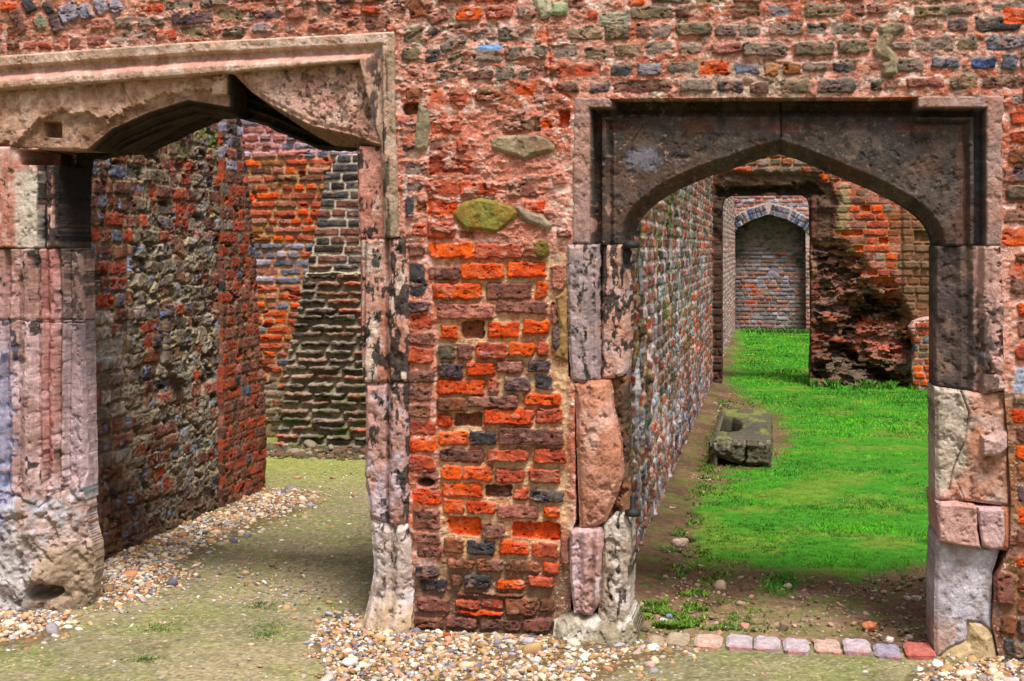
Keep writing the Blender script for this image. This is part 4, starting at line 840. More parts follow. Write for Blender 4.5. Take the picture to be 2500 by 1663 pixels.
# ---- back wall of the left passage
BY = 5.3
BW = empty('brick_wall', (-3, BY, 0), 'back wall of the left passage in orange brick turning lilac pink towards its top', 'wall')
def palBW(X, Y, u, z, rs):
    if Y < 390: return rs.choice(list('xllwbpx'))
    if Y < 590: return rs.choice(list('oorrxryn'))
    if Y < 720: return rs.choice(list('bblxrl')) 
    if Y < 900: return rs.choice(list('oorrxyb'))
    return rs.choice(list('rngt'))
def bw_mort(px, py, U, V, med, big):
    m = lerp(sr(206, 160, 112), sr(190, 130, 90), ss(0.4, 0.6, med)); m = lerp(m, sr(226, 160, 166), ss(410, 370, py+(big-0.5)*60)); return lerp(m, sr(176, 170, 140), ss(900, 960, py)*0.7)
def bw_post(px, py, U, V, H, C, med, big, fin):
    hol = ss(0.30, 0.2, fbm(U/0.1, V/0.05, 3, 4)); H = H-hol*0.04; C = lerp(C, sr(120, 100, 60), ss(0.06, 0.0, V-0.1)*0.5); return H, C, None
grid_mesh('brickwork', (0, BY, 0), (1, 0, 0), (0, 0, 1), (0, -1, 0), frange(-4.9, -1.25, 0.0065), frange(-0.05, 2.66, 0.0065),
          wall_fn(61, palBW, 0.066, bw_mort, u0=-5, u1=-1.2, post=bw_post, hg=(0.006, 0.024), amp=0.03, rot=0.04, wl=0.2, wh=0.1, joint=0.016), 0.4, M_BRICK, BW)
# ---- battered dark buttress of long narrow courses
SY = 4.57
BT = empty('brick_buttress', (-3.2, SY, 0), 'dark sooty buttress of stepped narrow brick courses leaning against the back wall', 'buttress')
BP = [(798, 374), (862, 368), (905, 380), (905, 1150), (664, 1150), (676, 1060), (684, 980), (690, 900), (706, 800), (724, 700), (745, 600), (762, 500), (772, 420)]
def bt_fn(U, V, px, py):
    S = psdf(px, py, BP)*(SY-CAMY)/FPX
    med = fbm(U/0.08, V/0.04, 4, 2); big = fbm(U/0.3, V/0.3, 3, 3); fin = fbm(U/0.014, V/0.012, 3, 4)
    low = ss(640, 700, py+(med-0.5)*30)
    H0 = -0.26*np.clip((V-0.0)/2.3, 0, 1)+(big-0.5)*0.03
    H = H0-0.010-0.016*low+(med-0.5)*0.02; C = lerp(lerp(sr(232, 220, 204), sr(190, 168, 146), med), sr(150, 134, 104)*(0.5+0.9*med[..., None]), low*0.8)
    C = C*(1+(fin[..., None]-0.5)*0.6)
    fl = Field(U, V, U[:, 0], V[0], H, C, 66); rs = np.random.RandomState(4); z = 0.02; r = 0
    while z < 2.6:
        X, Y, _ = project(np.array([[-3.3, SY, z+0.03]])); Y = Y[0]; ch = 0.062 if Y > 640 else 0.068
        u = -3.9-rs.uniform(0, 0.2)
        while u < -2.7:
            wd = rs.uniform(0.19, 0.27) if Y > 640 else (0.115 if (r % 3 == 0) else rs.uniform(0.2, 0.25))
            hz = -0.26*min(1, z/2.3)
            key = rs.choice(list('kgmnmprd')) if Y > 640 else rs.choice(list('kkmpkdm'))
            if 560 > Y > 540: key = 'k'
            fl.brick(u+wd/2, z+ch/2+rs.uniform(-1, 1)*0.007, wd-0.014, ch-(0.020 if Y > 640 else 0.012), rs.uniform(-1, 1)*0.012, key, hgt=hz+(rs.uniform(0.004, 0.034) if Y > 640 else rs.uniform(0.002, 0.01)), rnd=0.02 if Y > 640 else 0.01, soft=0.014 if Y > 640 else 0.007, warp=0.024 if Y > 640 else 0.006, dust=0.42 if Y > 640 else 0.15)  # pale painted tops stand for highlights on the ledges, strongest low down
            u += wd
        z += ch; r += 1
    H, C = fl.H, fl.C
    g = ss(0.56, 0.66, fbm(U/0.06, V/0.02, 4, 6))*low; C = lerp(C, sr(186, 178, 156), g*0.55)
    moss = ss(0.55, 0.65, fbm(U/0.1, V/0.05, 3, 5))*ss(880, 1000, py); C = lerp(C, sr(96, 108, 50), moss*0.7)
    led = ss(4, 1, np.abs(py-668+(med-0.5)*8)); H = H+led*0.03; C = lerp(C, sr(206, 196, 164), led*0.6)
    return H, C, S
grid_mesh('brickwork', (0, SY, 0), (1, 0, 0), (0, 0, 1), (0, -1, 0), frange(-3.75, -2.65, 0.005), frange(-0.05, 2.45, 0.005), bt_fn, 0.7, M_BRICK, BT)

# ================================================================== LOOSE STONES
def ico(sub):
    t = (1+5**.5)/2; V = [(-1, t, 0), (1, t, 0), (-1, -t, 0), (1, -t, 0), (0, -1, t), (0, 1, t), (0, -1, -t), (0, 1, -t), (t, 0, -1), (t, 0, 1), (-t, 0, -1), (-t, 0, 1)]
    F = [(0, 11, 5), (0, 5, 1), (0, 1, 7), (0, 7, 10), (0, 10, 11), (1, 5, 9), (5, 11, 4), (11, 10, 2), (10, 7, 6), (7, 1, 8), (3, 9, 4), (3, 4, 2), (3, 2, 6), (3, 6, 8), (3, 8, 9), (4, 9, 5), (2, 4, 11), (6, 2, 10), (8, 6, 7), (9, 8, 1)]
    V = [np.array(v)/math.sqrt(1+t*t) for v in V]
    for _ in range(sub):
        c = {}; G = []
        def mid(a, b):
            k = (min(a, b), max(a, b))
            if k not in c: m = V[a]+V[b]; V.append(m/np.linalg.norm(m)); c[k] = len(V)-1
            return c[k]
        for a, b, d in F:
            ab, bd, da = mid(a, b), mid(b, d), mid(d, a); G += [(a, ab, da), (b, bd, ab), (d, da, bd), (ab, bd, da)]
        F = G
    return np.array(V), np.array(F)
ICO0, ICO1, ICO2, ICO3, ICO4 = ico(0), ico(1), ico(2), ico(3), ico(4)
def lump(name, loc, size, colr, colr2, seed, rz=0, box=0.5, jag=0.25, tmpl=None, mat=None, parent=None, **kw):
    V, F = tmpl or ICO3; rs = np.random.RandomState(seed); P = V.copy()
    n = np.abs(P).max(1); P = P*(1-box)+box*P/n[:, None]*0.8
    d = (fbm(P[:, 0]*1.3+seed, P[:, 1]*1.3+P[:, 2]*1.7, 4, seed)-0.5)*jag*2+(fbm(P[:, 1]*5+seed, P[:, 0]*5+P[:, 2]*4, 3, seed+1)-0.5)*jag*0.6
    P = P*(1+d[:, None]); 
    m = fbm(P[:, 0]*3, P[:, 1]*3+P[:, 2]*4, 4, seed+2); P = P*np.array(size)/2
    c, s = math.cos(rz), math.sin(rz); P = np.stack([P[:, 0]*c-P[:, 1]*s, P[:, 0]*s+P[:, 1]*c, P[:, 2]], 1)+np.array(loc)
    C = lerp(sr(colr), sr(colr2), ss(0.35, 0.65, m)[:, None]); return raw_mesh(name, P, [F], C, mat or M_STONE, parent=parent, **kw)
g = on_g(860, 1100)
lump('fallen_stone', (g[0]-0.02, g[1]+0.12, 0.16), (0.30, 0.36, 0.42), (196, 186, 160), (140, 130, 96), 3, box=0.3, tmpl=ICO4, label='pale green stained boulder at the foot of the dark buttress', cat='stone')
# the hollowed block in the grass passage
TR = empty('stone_trough', (0, 0, 0), 'long grey stone trough with an oval hole lying in the soil beside the lawn', 'trough')
a = on_g(1733, 1140); b = on_g(1882, 1139); W_ = b[0]-a[0]; TR.location = ((a[0]+b[0])/2, a[1]+0.9, 0)
def tr_top(U, V, px, py):
    n = fbm(U/0.05, V/0.06, 4, 2); n2 = fbm(U/0.15, V/0.2, 3, 4); fin = fbm(U/0.012, V/0.012, 2, 3)
    S = np.maximum(np.abs(U-W_/2)-W_/2, np.abs(V-0.95)-0.95)+(n-0.5)*0.03
    k = psdf(U+(n-0.5)*0.03, V, [(-0.06, 0.38), (0.12, 0.36), (0.21, 0.60), (0.20, 1.0), (0.12, 1.35), (0.03, 1.38), (-0.06, 1.25)])
    H = (n-0.5)*0.02-0.03*ss(0.04, 0, -S)-0.18*ss(0.01, -0.03, k)+0.02*ss(0.0, 0.12, k)*ss(0.2, 0.1, k)
    C = lerp(sr(106, 100, 84), sr(78, 74, 60), n2); C = lerp(C, sr(132, 140, 60), ss(0.48, 0.6, fbm(U/0.09, V/0.3, 3, 6))*ss(-0.02, 0.06, k)*0.7); C = C*(1+(fin[..., None]-0.5)*0.7)
    C = lerp(C, sr(176, 170, 160), ss(0.05, 0.0, V)*0.4); C = lerp(C, sr(44, 40, 34), ss(0.0, -0.03, k)*0.85)  # inside of the hole painted dark to deepen its shade
    return H, C, S
grid_mesh('basin', (a[0], a[1], 0.19), (1, 0, 0), (0, 1, 0), (0, 0, 1), frange(-0.03, W_+0.03, 0.006), frange(-0.03, 1.93, 0.008), tr_top, 0.05, M_STONE, TR)
def tr_front(U, V, px, py):
    n = fbm(U/0.05, V/0.05, 4, 5); n2 = fbm(U/0.016, V/0.016, 3, 6); S = np.maximum(np.abs(U-W_/2)-W_/2+(n-0.5)*0.03, V-0.186+(n-0.5)*0.01)
    S = np.maximum(S, 0.02-V+0.05*ss(0.25, 0, U))
    crack = ss(0.012, 0.003, np.abs(U-W_*0.58+(n-0.5)*0.05)); H = 0.01+(n-0.5)*0.05-crack*0.03-0.03*ss(0.03, 0, -S)+0.015*ss(W_*0.58, W_*0.62, U)
    C = lerp(sr(110, 102, 84), sr(84, 78, 62), n)*(1+(n2[..., None]-0.5)*0.9); C = lerp(C, sr(160, 150, 132), ss(0.6, 0.7, n2)*ss(0.05, 0.13, V)*0.6); C = C*(1-0.5*crack[..., None]); return H, C, S
grid_mesh('end_face', (a[0], a[1], 0), (1, 0, 0), (0, 0, 1), (0, -1, 0), frange(-0.03, W_+0.03, 0.005), frange(-0.02, 0.21, 0.005), tr_front, 0.06, M_STONE, TR, label='cracked dark end face')
def tr_side(sgn):
    def f(U, V, px, py):
        n = fbm(U/0.07, V/0.05, 4, 6); S = np.maximum(np.abs(U-0.95)-0.95, V-0.186+(n-0.5)*0.01); C = lerp(sr(120, 110, 88), sr(90, 86, 62), n)
        return (n-0.5)*0.04-0.03*ss(0.03, 0, -S), C, S
    return f
grid_mesh('long_side', (a[0]+W_, a[1], 0), (0, 1, 0), (0, 0, 1), (1, 0, 0), frange(0, 1.9, 0.01), frange(-0.03, 0.20, 0.008), tr_side(1), 0.05, M_STONE, TR)
grid_mesh('long_side', (a[0], a[1], 0), (0, 1, 0), (0, 0, 1), (-1, 0, 0), frange(0, 1.9, 0.01), frange(-0.03, 0.20, 0.008), tr_side(-1), 0.05, M_STONE, TR)

# ---- row of bricks across the foot of the right doorway
TH = empty('brick_threshold', (0.1, 0, 0), 'row of worn pale bricks set across the foot of the right doorway', 'threshold')
xs = [(465, 560, 1352, 'c'), (568, 685, 1352, 'c'), (705, 850, 1362, 'x'), (865, 1000, 1370, 'l'), (1003, 1140, 1374, 'l'), (1150, 1285, 1388, 'l'), (1305, 1440, 1390, 'x'), (1450, 1590, 1394, 'l'), (1605, 1740, 1410, 'b'), (1755, 1910, 1408, 'r')]
def sill_brick(i, x0, x1, yc, key):
    X0, X1, Y = 1350+x0/2.05, 1350+x1/2.05, 900+yc/2.05
    c = on_g((X0+X1)/2, Y-6, 0.022); L = on_g(X0, Y, 0.02); R = on_g(X1, Y, 0.02); w_ = R[0]-L[0]-0.004; d_ = 0.165
    rs = np.random.RandomState(i+70); c1, c2 = {'c': (sr(206, 184, 160), sr(180, 156, 130)), 'x': (sr(226, 196, 178), sr(204, 166, 152)), 'l': (sr(222, 200, 200), sr(184, 172, 188)), 'b': (sr(190, 176, 190), sr(150, 146, 170)), 'r': (sr(212, 128, 116), sr(196, 100, 90))}[key]; zt = 0.022+rs.uniform(-0.004, 0.004) if i else 0.006
    red = sr(196, 96, 80)
    def fn(U, V, px, py):
        n = fbm(U/0.03+i*3, V/0.03, 4, 2); n2 = fbm(U/0.008+i, V/0.008, 2, 3); qx = np.abs(U)-w_/2+0.018; qy = np.abs(V)-d_/2+0.02
        S = np.hypot(np.maximum(qx, 0), np.maximum(qy, 0))+np.minimum(np.maximum(qx, qy), 0)-0.018+(n-0.5)*0.008
        H = (n-0.5)*0.012-0.008*ss(0.012, 0, -S)
        C = lerp(c1, c2, n)*(1+(n2[..., None]-0.5)*0.35); C = lerp(C, red, ss(-0.062, -0.085, V+(n-0.5)*0.05)*0.5) if key != 'c' else C; return H, C, S
    return grid_mesh('brick', (c[0], c[1], zt), (1, 0, 0), (0, 1, 0), (0, 0, 1), frange(-w_/2-0.01, w_/2+0.01, 0.003), frange(-d_/2-0.01, d_/2+0.01, 0.003), fn, 0.045, M_BRICK, TH,
                     label='red brick, the last of the row' if key == 'r' else None)
for i, t in enumerate(xs): sill_brick(i, *t)

# ================================================================== GROUND
GRAV_A = DD([(712, 1480), (745, 1440), (800, 1412), (855, 1425), (905, 1448), (960, 1455), (1270, 1462), (1330, 1478), (1400, 1490), (1475, 1488), (1560, 1494), (1590, 1502), (1540, 1512), (1470, 1520), (1455, 1540), (1390, 1556), (1370, 1600), (735, 1600), (760, 1540), (728, 1500)])
GRAV_B = DD([(225, 1300), (300, 1262), (510, 1172), (627, 1128), (690, 1130), (734, 1150), (690, 1180), (600, 1215), (540, 1238), (455, 1280), (412, 1312), (440, 1334), (400, 1346), (340, 1360), (310, 1376), (262, 1400), (215, 1400)])
GRAV_C = DD([(-60, 1400), (60, 1398), (150, 1412), (172, 1434), (140, 1462), (80, 1482), (20, 1490), (-60, 1500)])
GRAV_D = DD([(2150, 1536), (2200, 1520), (2300, 1520), (2420, 1528), (2420, 1600), (2060, 1600), (2110, 1556)])
LAWN = [(1701, 1363), (1721, 1388), (1789, 1388), (1887, 1400), (2033, 1407), (2082, 1427), (2140, 1398), (2277, 1388), (2900, 1400), (4200, 1100), (2900, 700), (2300, 640), (1700, 690), (1775, 770), (1790, 815), (1800, 850), (1785, 890), (1765, 929), (1804, 963), (1838, 988),
        (1892, 1012), (1926, 1061), (1900, 1105), (1838, 1139), (1774, 1158), (1735, 1202), (1706, 1241), (1711, 1300)]
def gmix(px, py, w1, polys, soft=10):
    k = np.zeros(px.shape, f32)
    for p in polys: k = np.maximum(k, ss(soft, -soft, psdf(px+w1*40, py+w1*25, p)))
    return k
def path_fn(U, V, px, py):
    w1 = fbm(U/0.12, V/0.12, 4, 1)-0.5; n = fbm(U/0.5, V/0.5, 4, 2); m = fbm(U/0.04, V/0.04, 4, 3); f = fbm(U/0.010, V/0.010, 3, 4)
    C = lerp(sr(164, 150, 118), sr(138, 132, 98), ss(0.35, 0.65, n)); 
    far = ss(1420, 1250, py); C = lerp(C, sr(150, 140, 108), far*0.6)
    gr = ss(0.50, 0.66, fbm(U/0.25, V/0.25, 4, 5))
    C = lerp(C, sr(134, 146, 70), gr*0.4); C = lerp(C, sr(160, 172, 66), ss(1230, 1130, py)*0.55)
    near = np.maximum(gmix(px, py, w1, [GRAV_B], 60)*ss(1500, 1400, py), 0)
    C = lerp(C, sr(104, 122, 36), near*0.5)
    C = C*(0.70+0.60*m[..., None])*(1+(f[..., None]-0.5)*0.9)
    k = gmix(px, py, w1, [GRAV_A, GRAV_B, GRAV_C, GRAV_D]); C = lerp(C, sr(116, 96, 66)*(0.6+0.8*f[..., None]), k*0.9)
    C = lerp(C, sr(110, 78, 50), ss(0.55, 0.7, m)*ss(30, 0, np.abs(psdf(px, py, GRAV_A)))*0.5)
    chip = ss(0.70, 0.75, fbm(U/0.009, V/0.008, 2, 6)); C = lerp(C, sr(210, 192, 158), chip*0.7); chd = ss(0.30, 0.25, fbm(U/0.012, V/0.010, 2, 7)); C = lerp(C, sr(92, 82, 56), chd*0.6)
    H = (n-0.5)*0.02+(m-0.5)*0.006+(f-0.5)*0.004+k*0.008
    S = np.maximum(np.minimum(V-0.02, np.maximum(U+0.9, V-5.35)), -U-4.6)
    return H, C, S
grid_mesh('path', (0, 0, 0), (1, 0, 0), (0, 1, 0), (0, 0, 1), frange(-4.6, 2.4, 0.0075), grow(-1.5, 5.4, 0.0065, 0.016), path_fn, 0.03, M_SOIL, kind='structure')
def soil_fn(U, V, px, py):
    w1 = fbm(U/0.12, V/0.12, 4, 1)-0.5; n = fbm(U/0.4, V/0.4, 4, 2); m = fbm(U/0.045, V/0.045, 4, 3); f = fbm(U/0.012, V/0.012, 3, 4)
    C = lerp(sr(128, 98, 74), sr(106, 78, 60), ss(0.35, 0.65, n)); C = lerp(C, sr(160, 136, 104), ss(1440, 1520, py+w1*80)*ss(2150, 2000, px)*0.7)
    C = lerp(C, sr(86, 70, 48), ss(1700, 1640, px+w1*60)*ss(1480, 1400, py)*0.6)
    C = C*(0.6+0.8*m[..., None])*(1+(f[..., None]-0.5)*0.7)
    gr = ss(0.52, 0.62, fbm(U/0.10, V/0.10, 4, 5)); C = lerp(C, sr(80, 120, 30), gr*0.35)
    k = ss(16, -24, psdf(px+w1*90, py+w1*50, LAWN)+(m-0.5)*30); gy = ss(0.5, 0.66, fbm(U/0.3, V/0.3, 4, 7)); C = lerp(C, lerp(sr(60, 136, 24), sr(120, 140, 46), gy*0.6)*(0.6+0.8*m[..., None]), k*0.92)
    H = (n-0.5)*0.03+(m-0.5)*0.018+(f-0.5)*0.006+k*0.01+0.03*ss(0.25, 0.0, U+0.63)*ss(0.3, 1, V)
    H = H*ss(0.02, 0.25, V)
    return H, C, None
grid_mesh('soil', (0, 0, 0), (1, 0, 0), (0, 1, 0), (0, 0, 1), frange(-0.66, 5.4, 0.011), grow(0.02, 20.5, 0.008, 0.05), soil_fn, 0.03, M_SOIL, kind='structure')
Vg = np.array([(-400, -400, -0.035), (400, -400, -0.035), (400, 400, -0.035), (-400, 400, -0.035)], float)
raw_mesh('ground', Vg, [np.array([[0, 1, 2, 3]])], np.tile(sr(120, 116, 72), (4, 1)), M_SOIL, kind='structure')

# ---- pebbles
def inpoly(px, py, polys, w=None):
    k = np.full(px.shape, 1e9, f32)
    for p in polys: k = np.minimum(k, psdf(px, py, p))
    return k
PCOL = [(222, 196, 160), (206, 168, 116), (236, 220, 196), (190, 176, 166), (160, 150, 156), (120, 118, 140), (150, 106, 76), (200, 140, 104), (184, 178, 186), (240, 232, 224), (172, 132, 86), (96, 90, 96), (214, 160, 132)]
PCL = np.array([sr(c, lum=1.25) for c in PCOL])*0.86
PP = np.array([5, 5, 5, 3, 2, 2, 2, 3, 2, 3, 4, 1, 2], float); PP /= PP.sum()
def pebbles(name, pts, r, seed, tmpl=None, flat=(0.45, 0.75), zoff=0.0, colors=None, **kw):
    V, F = tmpl or ICO1; rs = np.random.RandomState(seed); n = len(pts)
    sx = r*rs.uniform(0.8, 1.35, n); sy = r*rs.uniform(0.65, 1.0, n); sz = r*rs.uniform(flat[0], flat[1], n)
    def unit(k): v = rs.normal(size=(n, k)); return v/np.linalg.norm(v, axis=1)[:, None]
    P = V[None]*(1+rs.uniform(-0.24, 0.24, (n, len(V), 1)))
    P = P*np.stack([sx, sy, sz], 1)[:, None, :]
    tx = rs.normal(0, 0.30, n); ty = rs.normal(0, 0.30, n); tz = rs.uniform(0, 6.28, n)
    y = P[..., 1]*np.cos(tx)[:, None]-P[..., 2]*np.sin(tx)[:, None]; z = P[..., 1]*np.sin(tx)[:, None]+P[..., 2]*np.cos(tx)[:, None]; P = np.stack([P[..., 0], y, z], -1)
    x = P[..., 0]*np.cos(ty)[:, None]+P[..., 2]*np.sin(ty)[:, None]; z = -P[..., 0]*np.sin(ty)[:, None]+P[..., 2]*np.cos(ty)[:, None]; P = np.stack([x, P[..., 1], z], -1)
    x = P[..., 0]*np.cos(tz)[:, None]-P[..., 1]*np.sin(tz)[:, None]; y = P[..., 0]*np.sin(tz)[:, None]+P[..., 1]*np.cos(tz)[:, None]; P = np.stack([x, y, P[..., 2]], -1)
    P = P+np.stack([pts[:, 0], pts[:, 1], pts[:, 2]+sz*0.35+zoff], 1)[:, None, :]
    cc = (colors if colors is not None else PCL)[rs.choice(len(PCL) if colors is None else len(colors), n, p=PP if colors is None else None)]*rs.uniform(0.75, 1.15, (n, 1))
    C = np.repeat(cc[:, None, :], len(V), 1)
    FF = (F[None]+np.arange(n)[:, None, None]*len(V)).reshape(-1, 3)
    return raw_mesh(name, P.reshape(-1, 3), [FF], C.reshape(-1, 3), M_PEB, **kw)
def scatter(x0, x1, y0, y1, n, polys, seed, soft=14, z=0.0, layers=0.0):
    rs = np.random.RandomState(seed); x = rs.uniform(x0, x1, n); y = rs.uniform(y0, y1, n)
    P = np.stack([x, y, np.full(n, z)], 1); px, py, _ = project(P); k = inpoly(px+(fbm(x/0.1, y/0.1, 3, 2)-0.5)*40, py, polys)
    keep = k < soft*rs.normal(0, 0.8, n)
    P = P[keep]; P[:, 2] += rs.rand(len(P))*layers*ss(0, -25, k[keep]); return P
def gravel(poly, seed, label, dens=7000, r=0.0074, **kw):
    G = np.array([on_g(*p) for p in poly]); x0, x1 = G[:, 0].min()-0.05, G[:, 0].max()+0.05; y0, y1 = max(-1.2, G[:, 1].min()-0.05), G[:, 1].max()+0.05
    P = scatter(x0, x1, y0, y1, int((x1-x0)*(y1-y0)*dens), [poly], seed, layers=0.014)
    rs = np.random.RandomState(seed); rr = r*rs.lognormal(-0.04, 0.42, len(P))
    return pebbles('gravel', P, rr, seed, kind='stuff', label=label)
gravel(GRAV_A, 1, 'cream and tan pebbles spread below the brick pier')
gravel(GRAV_B, 2, 'pebble strip along the rubble wall of the left passage')
gravel(GRAV_C, 3, 'pebbles at the foot of the left jamb')
gravel(GRAV_D, 4, 'pebbles at the foot of the right jamb')
rs = np.random.RandomState(9)
n = 6000; P = np.stack([rs.uniform(-3.2, 2.0, n), rs.uniform(-0.9, 4.4, n)**1.0, np.zeros(n)], 1); P = P[(P[:, 1] < 0.0) | (P[:, 0] < -0.95)]
P2 = np.stack([rs.uniform(-1.5, -0.2, 900), rs.normal(-0.25, 0.28, 900), np.zeros(900)], 1)
P3 = np.stack([rs.uniform(-2.9, -1.7, 500), rs.normal(0.55, 0.3, 500), np.zeros(500)], 1)
P = np.concatenate([P, P2, P3]); pebbles('scattered_pebbles', P, 0.0042*rs.lognormal(0, 0.5, len(P)), 10, zoff=-0.001, kind='stuff', label='small pebbles trodden into the path')
n = 2600; P = np.stack([rs.uniform(-0.62, 1.2, n), rs.uniform(0.05, 1.3, n), np.zeros(n)], 1); P2 = np.stack([np.abs(rs.normal(0, 0.22, 2400))-0.6, rs.uniform(0.6, 12, 2400), np.zeros(2400)], 1)
P = np.concatenate([P, P2]); px, py, _ = project(P); P = P[inpoly(px, py, [LAWN]) > 6]
SC = np.array([sr(c) for c in [(176, 150, 130), (150, 120, 100), (120, 96, 76), (200, 170, 150), (104, 84, 64), (190, 140, 120)]])
pebbles('soil_crumbs', P, 0.0050*rs.lognormal(0, 0.5, len(P)), 11, zoff=0.002, colors=SC, kind='stuff', label='crumbs of stone and soil beside the side wall')

def rock(px, py, s, c1, c2, seed, label, z=0.0, flat=0.6, name='loose_stone'):
    g = on_g(px, py, z); lump(name, (g[0], g[1], z+s*flat*0.30), (s, s*0.8, s*flat), c1, c2, seed, rz=seed*0.9, box=0.35, jag=0.22, label=label, cat='stone', group='loose stones lying on the ground')
rs = np.random.RandomState(77)
P = np.stack([rs.uniform(-3.75, -2.6, 1500), SY-0.02-np.abs(rs.normal(0, 0.12, 1500)), np.zeros(1500)], 1); P[:, 2] = np.maximum(0, 0.05-(SY-P[:, 1])*0.25)*rs.rand(1500)
pebbles('rubble_debris', P, 0.011*rs.lognormal(0, 0.55, len(P)), 14, colors=np.array([sr(c) for c in [(96, 84, 60), (130, 116, 90), (80, 70, 52), (160, 146, 120), (110, 100, 50), (120, 80, 60)]]), kind='stuff', label='dark crumbs of brick and moss along the foot of the buttress')
rock(1660, 1335, 0.095, (216, 184, 168), (180, 150, 130), 1, 'pale pink rock on the weedy soil left of the lawn')
rock(2215, 1466, 0.042, (240, 214, 206), (220, 190, 180), 2, 'round white pebble on the soil, left of a touching pair')
rock(2237, 1466, 0.046, (240, 206, 196), (220, 180, 170), 3, 'round pinkish white pebble on the soil, right of a touching pair')
rock(2122, 1536, 0.062, (232, 150, 110), (210, 120, 80), 4, 'orange stone chip behind the brick threshold')
rock(1819, 1536, 0.050, (226, 160, 140), (200, 136, 116), 5, 'salmon stone chip behind the brick threshold')
rock(1620, 1520, 0.038, (246, 240, 236), (226, 216, 210), 6, 'small bright white chip near the pale plinth')
rock(1634, 1510, 0.030, (150, 166, 196), (130, 146, 176), 7, 'small blue grey chip near the pale plinth', flat=0.8)
rock(2172, 1566, 0.040, (244, 226, 220), (220, 200, 190), 8, 'pale pebble resting on the last blue threshold brick', z=0.026, flat=0.5)
rock(2221, 1560, 0.036, (230, 200, 190), (210, 176, 160), 9, 'pinkish pebble behind the red threshold brick', z=0.0)
rock(1586, 1628, 0.042, (240, 200, 196), (214, 170, 166), 10, 'pink white pebble on the path below the threshold')
rock(1092, 1554, 0.032, (226, 92, 40), (200, 76, 30), 11, 'bright orange brick fragment among the cream pebbles', z=0.015)
rock(2158, 1448, 0.034, (226, 190, 170), (200, 160, 140), 12, 'beige pebble on the soil before the lawn edge', flat=0.5)

# ---- grass, weeds
def blades(name, P, h, wd, c1, c2, seed, lean=0.5, **kw):
    rs = np.random.RandomState(seed); n = len(P); a = rs.uniform(0, 2*math.pi, n); b = a+math.pi/2+rs.normal(0, 0.4, n)
    hh = h*rs.uniform(0.55, 1.25, n); ww = wd*rs.uniform(0.7, 1.3, n); ln = hh*lean*rs.uniform(0.1, 1.2, n)
    dx, dy = np.cos(a)*ww/2, np.sin(a)*ww/2; lx, ly = np.cos(b)*ln, np.sin(b)*ln
    z = np.zeros(n)
    p0 = P+np.stack([-dx, -dy, z], 1); p1 = P+np.stack([dx, dy, z], 1)
    m0 = P+np.stack([-dx*0.8+lx*0.35, -dy*0.8+ly*0.35, hh*0.55], 1); m1 = P+np.stack([dx*0.8+lx*0.35, dy*0.8+ly*0.35, hh*0.55], 1)
    t = P+np.stack([lx, ly, hh*0.95], 1); V = np.stack([p0, p1, m1, m0, t], 1).reshape(-1, 3); k = np.arange(n)*5
    Q = np.stack([k, k+1, k+2, k+3], 1); T = np.stack([k+3, k+2, k+4], 1)
    cl = fbm(P[:, 0]/0.35, P[:, 1]/0.35, 3, seed); mix = np.clip(ss(0.35, 0.65, cl)*0.7+rs.rand(n)*0.4, 0, 1)[:, None]
    c = lerp(c1, c2, mix)*rs.uniform(0.65, 1.25, (n, 1)); dry = (rs.rand(n) < 0.05)[:, None]; c = np.where(dry, sr(170, 170, 80), c)
    return raw_mesh(name, V, [Q, T], np.repeat(c, 5, 0), M_GRASS, smooth=False, **kw)
def lawn_pts(y0, y1, dens, seed, x1=3.2):
    rs = np.random.RandomState(seed); n = int((x1+0.65)*(y1-y0)*dens); P = np.stack([rs.uniform(-0.65, x1, n), rs.uniform(y0, y1, n), np.full(n, -0.002)], 1)
    px, py, _ = project(P); w1 = fbm(P[:, 0]/0.10, P[:, 1]/0.10, 3, 3)-0.5; k = inpoly(px+w1*90, py+w1*50, [LAWN]); tr = (P[:, 0] > a[0]-0.02) & (P[:, 0] < a[0]+W_+0.02) & (P[:, 1] > a[1]) & (P[:, 1] < a[1]+1.9)
    bare = ss(1, 0.6, np.hypot((px-1930)/90, (py-880)/9)) > 0.5
    th = fbm(P[:, 0]/0.16, P[:, 1]/0.16, 4, 6); edge_ok = rs.rand(n) < ss(-2, -45, k)*0.8+0.25
    return P[(k < rs.normal(0, 9, n)) & ~tr & edge_ok & (rs.rand(n) < 0.35+0.65*ss(0.33, 0.48, th))]
G1, G2 = sr(104, 212, 26), sr(34, 122, 18)
LP = np.concatenate([lawn_pts(0.6, 3.0, 14000, 1, 3.0), lawn_pts(3.0, 6.0, 6500, 2, 3.8)])
blades('grass', LP, 0.022, 0.0034, G1, G2, 3, lean=0.8, kind='stuff', label='short bright green lawn in the near part of the passage')
blades('grass', lawn_pts(6.0, 10.3, 3200, 3, 5.0), 0.026, 0.007, G1, G2, 4, lean=0.8, kind='stuff', label='bright green lawn up to the cross wall')
blades('grass', lawn_pts(10.3, 20.2, 1300, 4, 1.6), 0.030, 0.014, G1, G2, 5, lean=0.8, kind='stuff', label='bright green lawn beyond the second doorway')
TUFT = [(1855, 1430), (1880, 1408), (1925, 1402), (1950, 1425), (1940, 1450), (1900, 1462), (1862, 1450)]
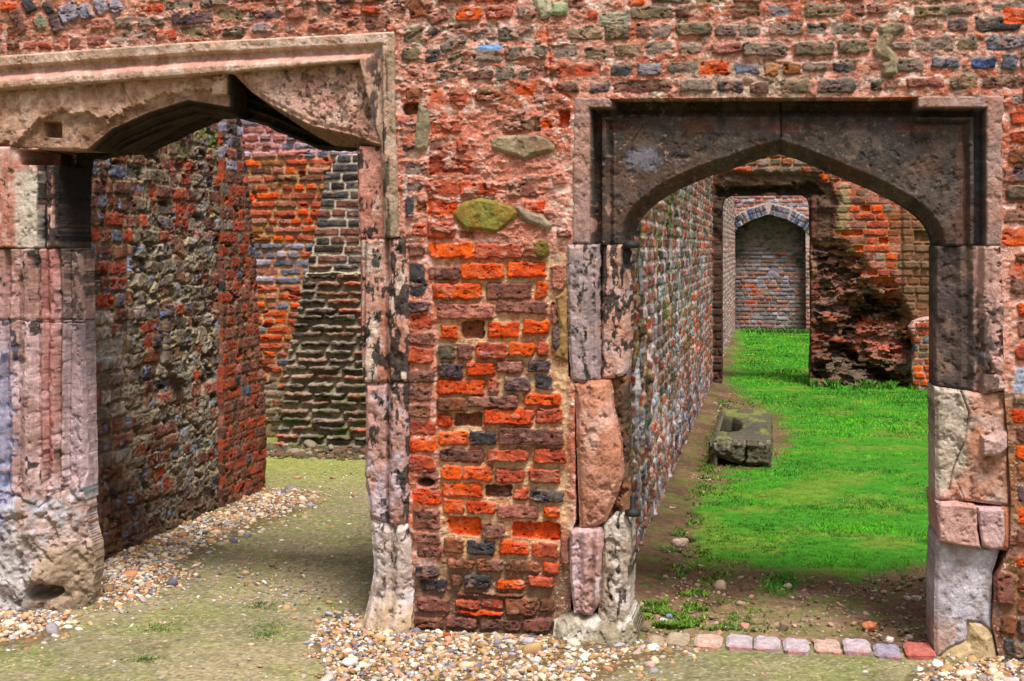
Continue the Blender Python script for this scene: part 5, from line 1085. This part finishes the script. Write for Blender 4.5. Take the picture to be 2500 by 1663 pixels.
T0 = scatter(-0.5, 1.6, 0.1, 1.4, 90000, [TUFT], 6, soft=6)[:1700]
T1 = scatter(-0.5, 1.6, 0.1, 1.3, 3000, [[(1880, 1400), (2280, 1400), (2280, 1480), (2080, 1490), (1850, 1500), (1700, 1480), (1690, 1380)]], 7)
T1 = T1[fbm(T1[:, 0]/0.06, T1[:, 1]/0.06, 3, 4) > 0.54]
T2 = np.stack([-0.60+np.abs(rs.normal(0, 0.22, 34000)), 0.2+8.5*rs.rand(34000)**1.7, np.zeros(34000)], 1); T2 = T2[fbm(T2[:, 0]/0.09, T2[:, 1]/0.12, 4, 5) > 0.53]
blades('weeds', np.concatenate([T0, T1]), 0.020, 0.0036, sr(96, 190, 36), sr(60, 140, 36), 8, lean=0.9, kind='stuff', label='thin grass tufts on the bare soil in front of the lawn')
blades('weeds', T2, 0.022, 0.007, sr(110, 150, 40), sr(60, 100, 30), 9, lean=1.4, kind='stuff', label='low mossy weeds at the foot of the long side wall')
T3 = np.stack([rs.uniform(0.42, 2.0, 2600), CWY-0.06-np.abs(rs.normal(0, 0.10, 2600)), np.zeros(2600)], 1); T3 = T3[fbm(T3[:, 0]/0.12, T3[:, 1]/0.3, 2, 2) > 0.5]
T4 = np.stack([rs.uniform(-0.5, 1.0, 1200), FY-0.05-np.abs(rs.normal(0, 0.15, 1200)), np.zeros(1200)], 1)
blades('weeds', np.concatenate([T3, T4]), 0.085, 0.014, sr(90, 160, 40), sr(60, 120, 40), 10, lean=0.8, kind='stuff', label='weeds sprouting along the foot of the cross wall and the end wall')
T5 = []
for cx_, cy_, s_ in ((398, 1535, 0.05), (645, 1530, 0.04), (650, 1552, 0.03), (640, 1480, 0.04), (350, 1612, 0.025), (1600, 1330, 0.03)):
    g = on_g(cx_, cy_); T5.append(np.stack([rs.normal(g[0], s_, 160), rs.normal(g[1], s_, 160), np.zeros(160)], 1))
blades('weeds', np.concatenate(T5), 0.010, 0.004, sr(60, 110, 40), sr(80, 110, 40), 12, lean=1.5, kind='stuff', label='tiny green sprigs on the trodden path')
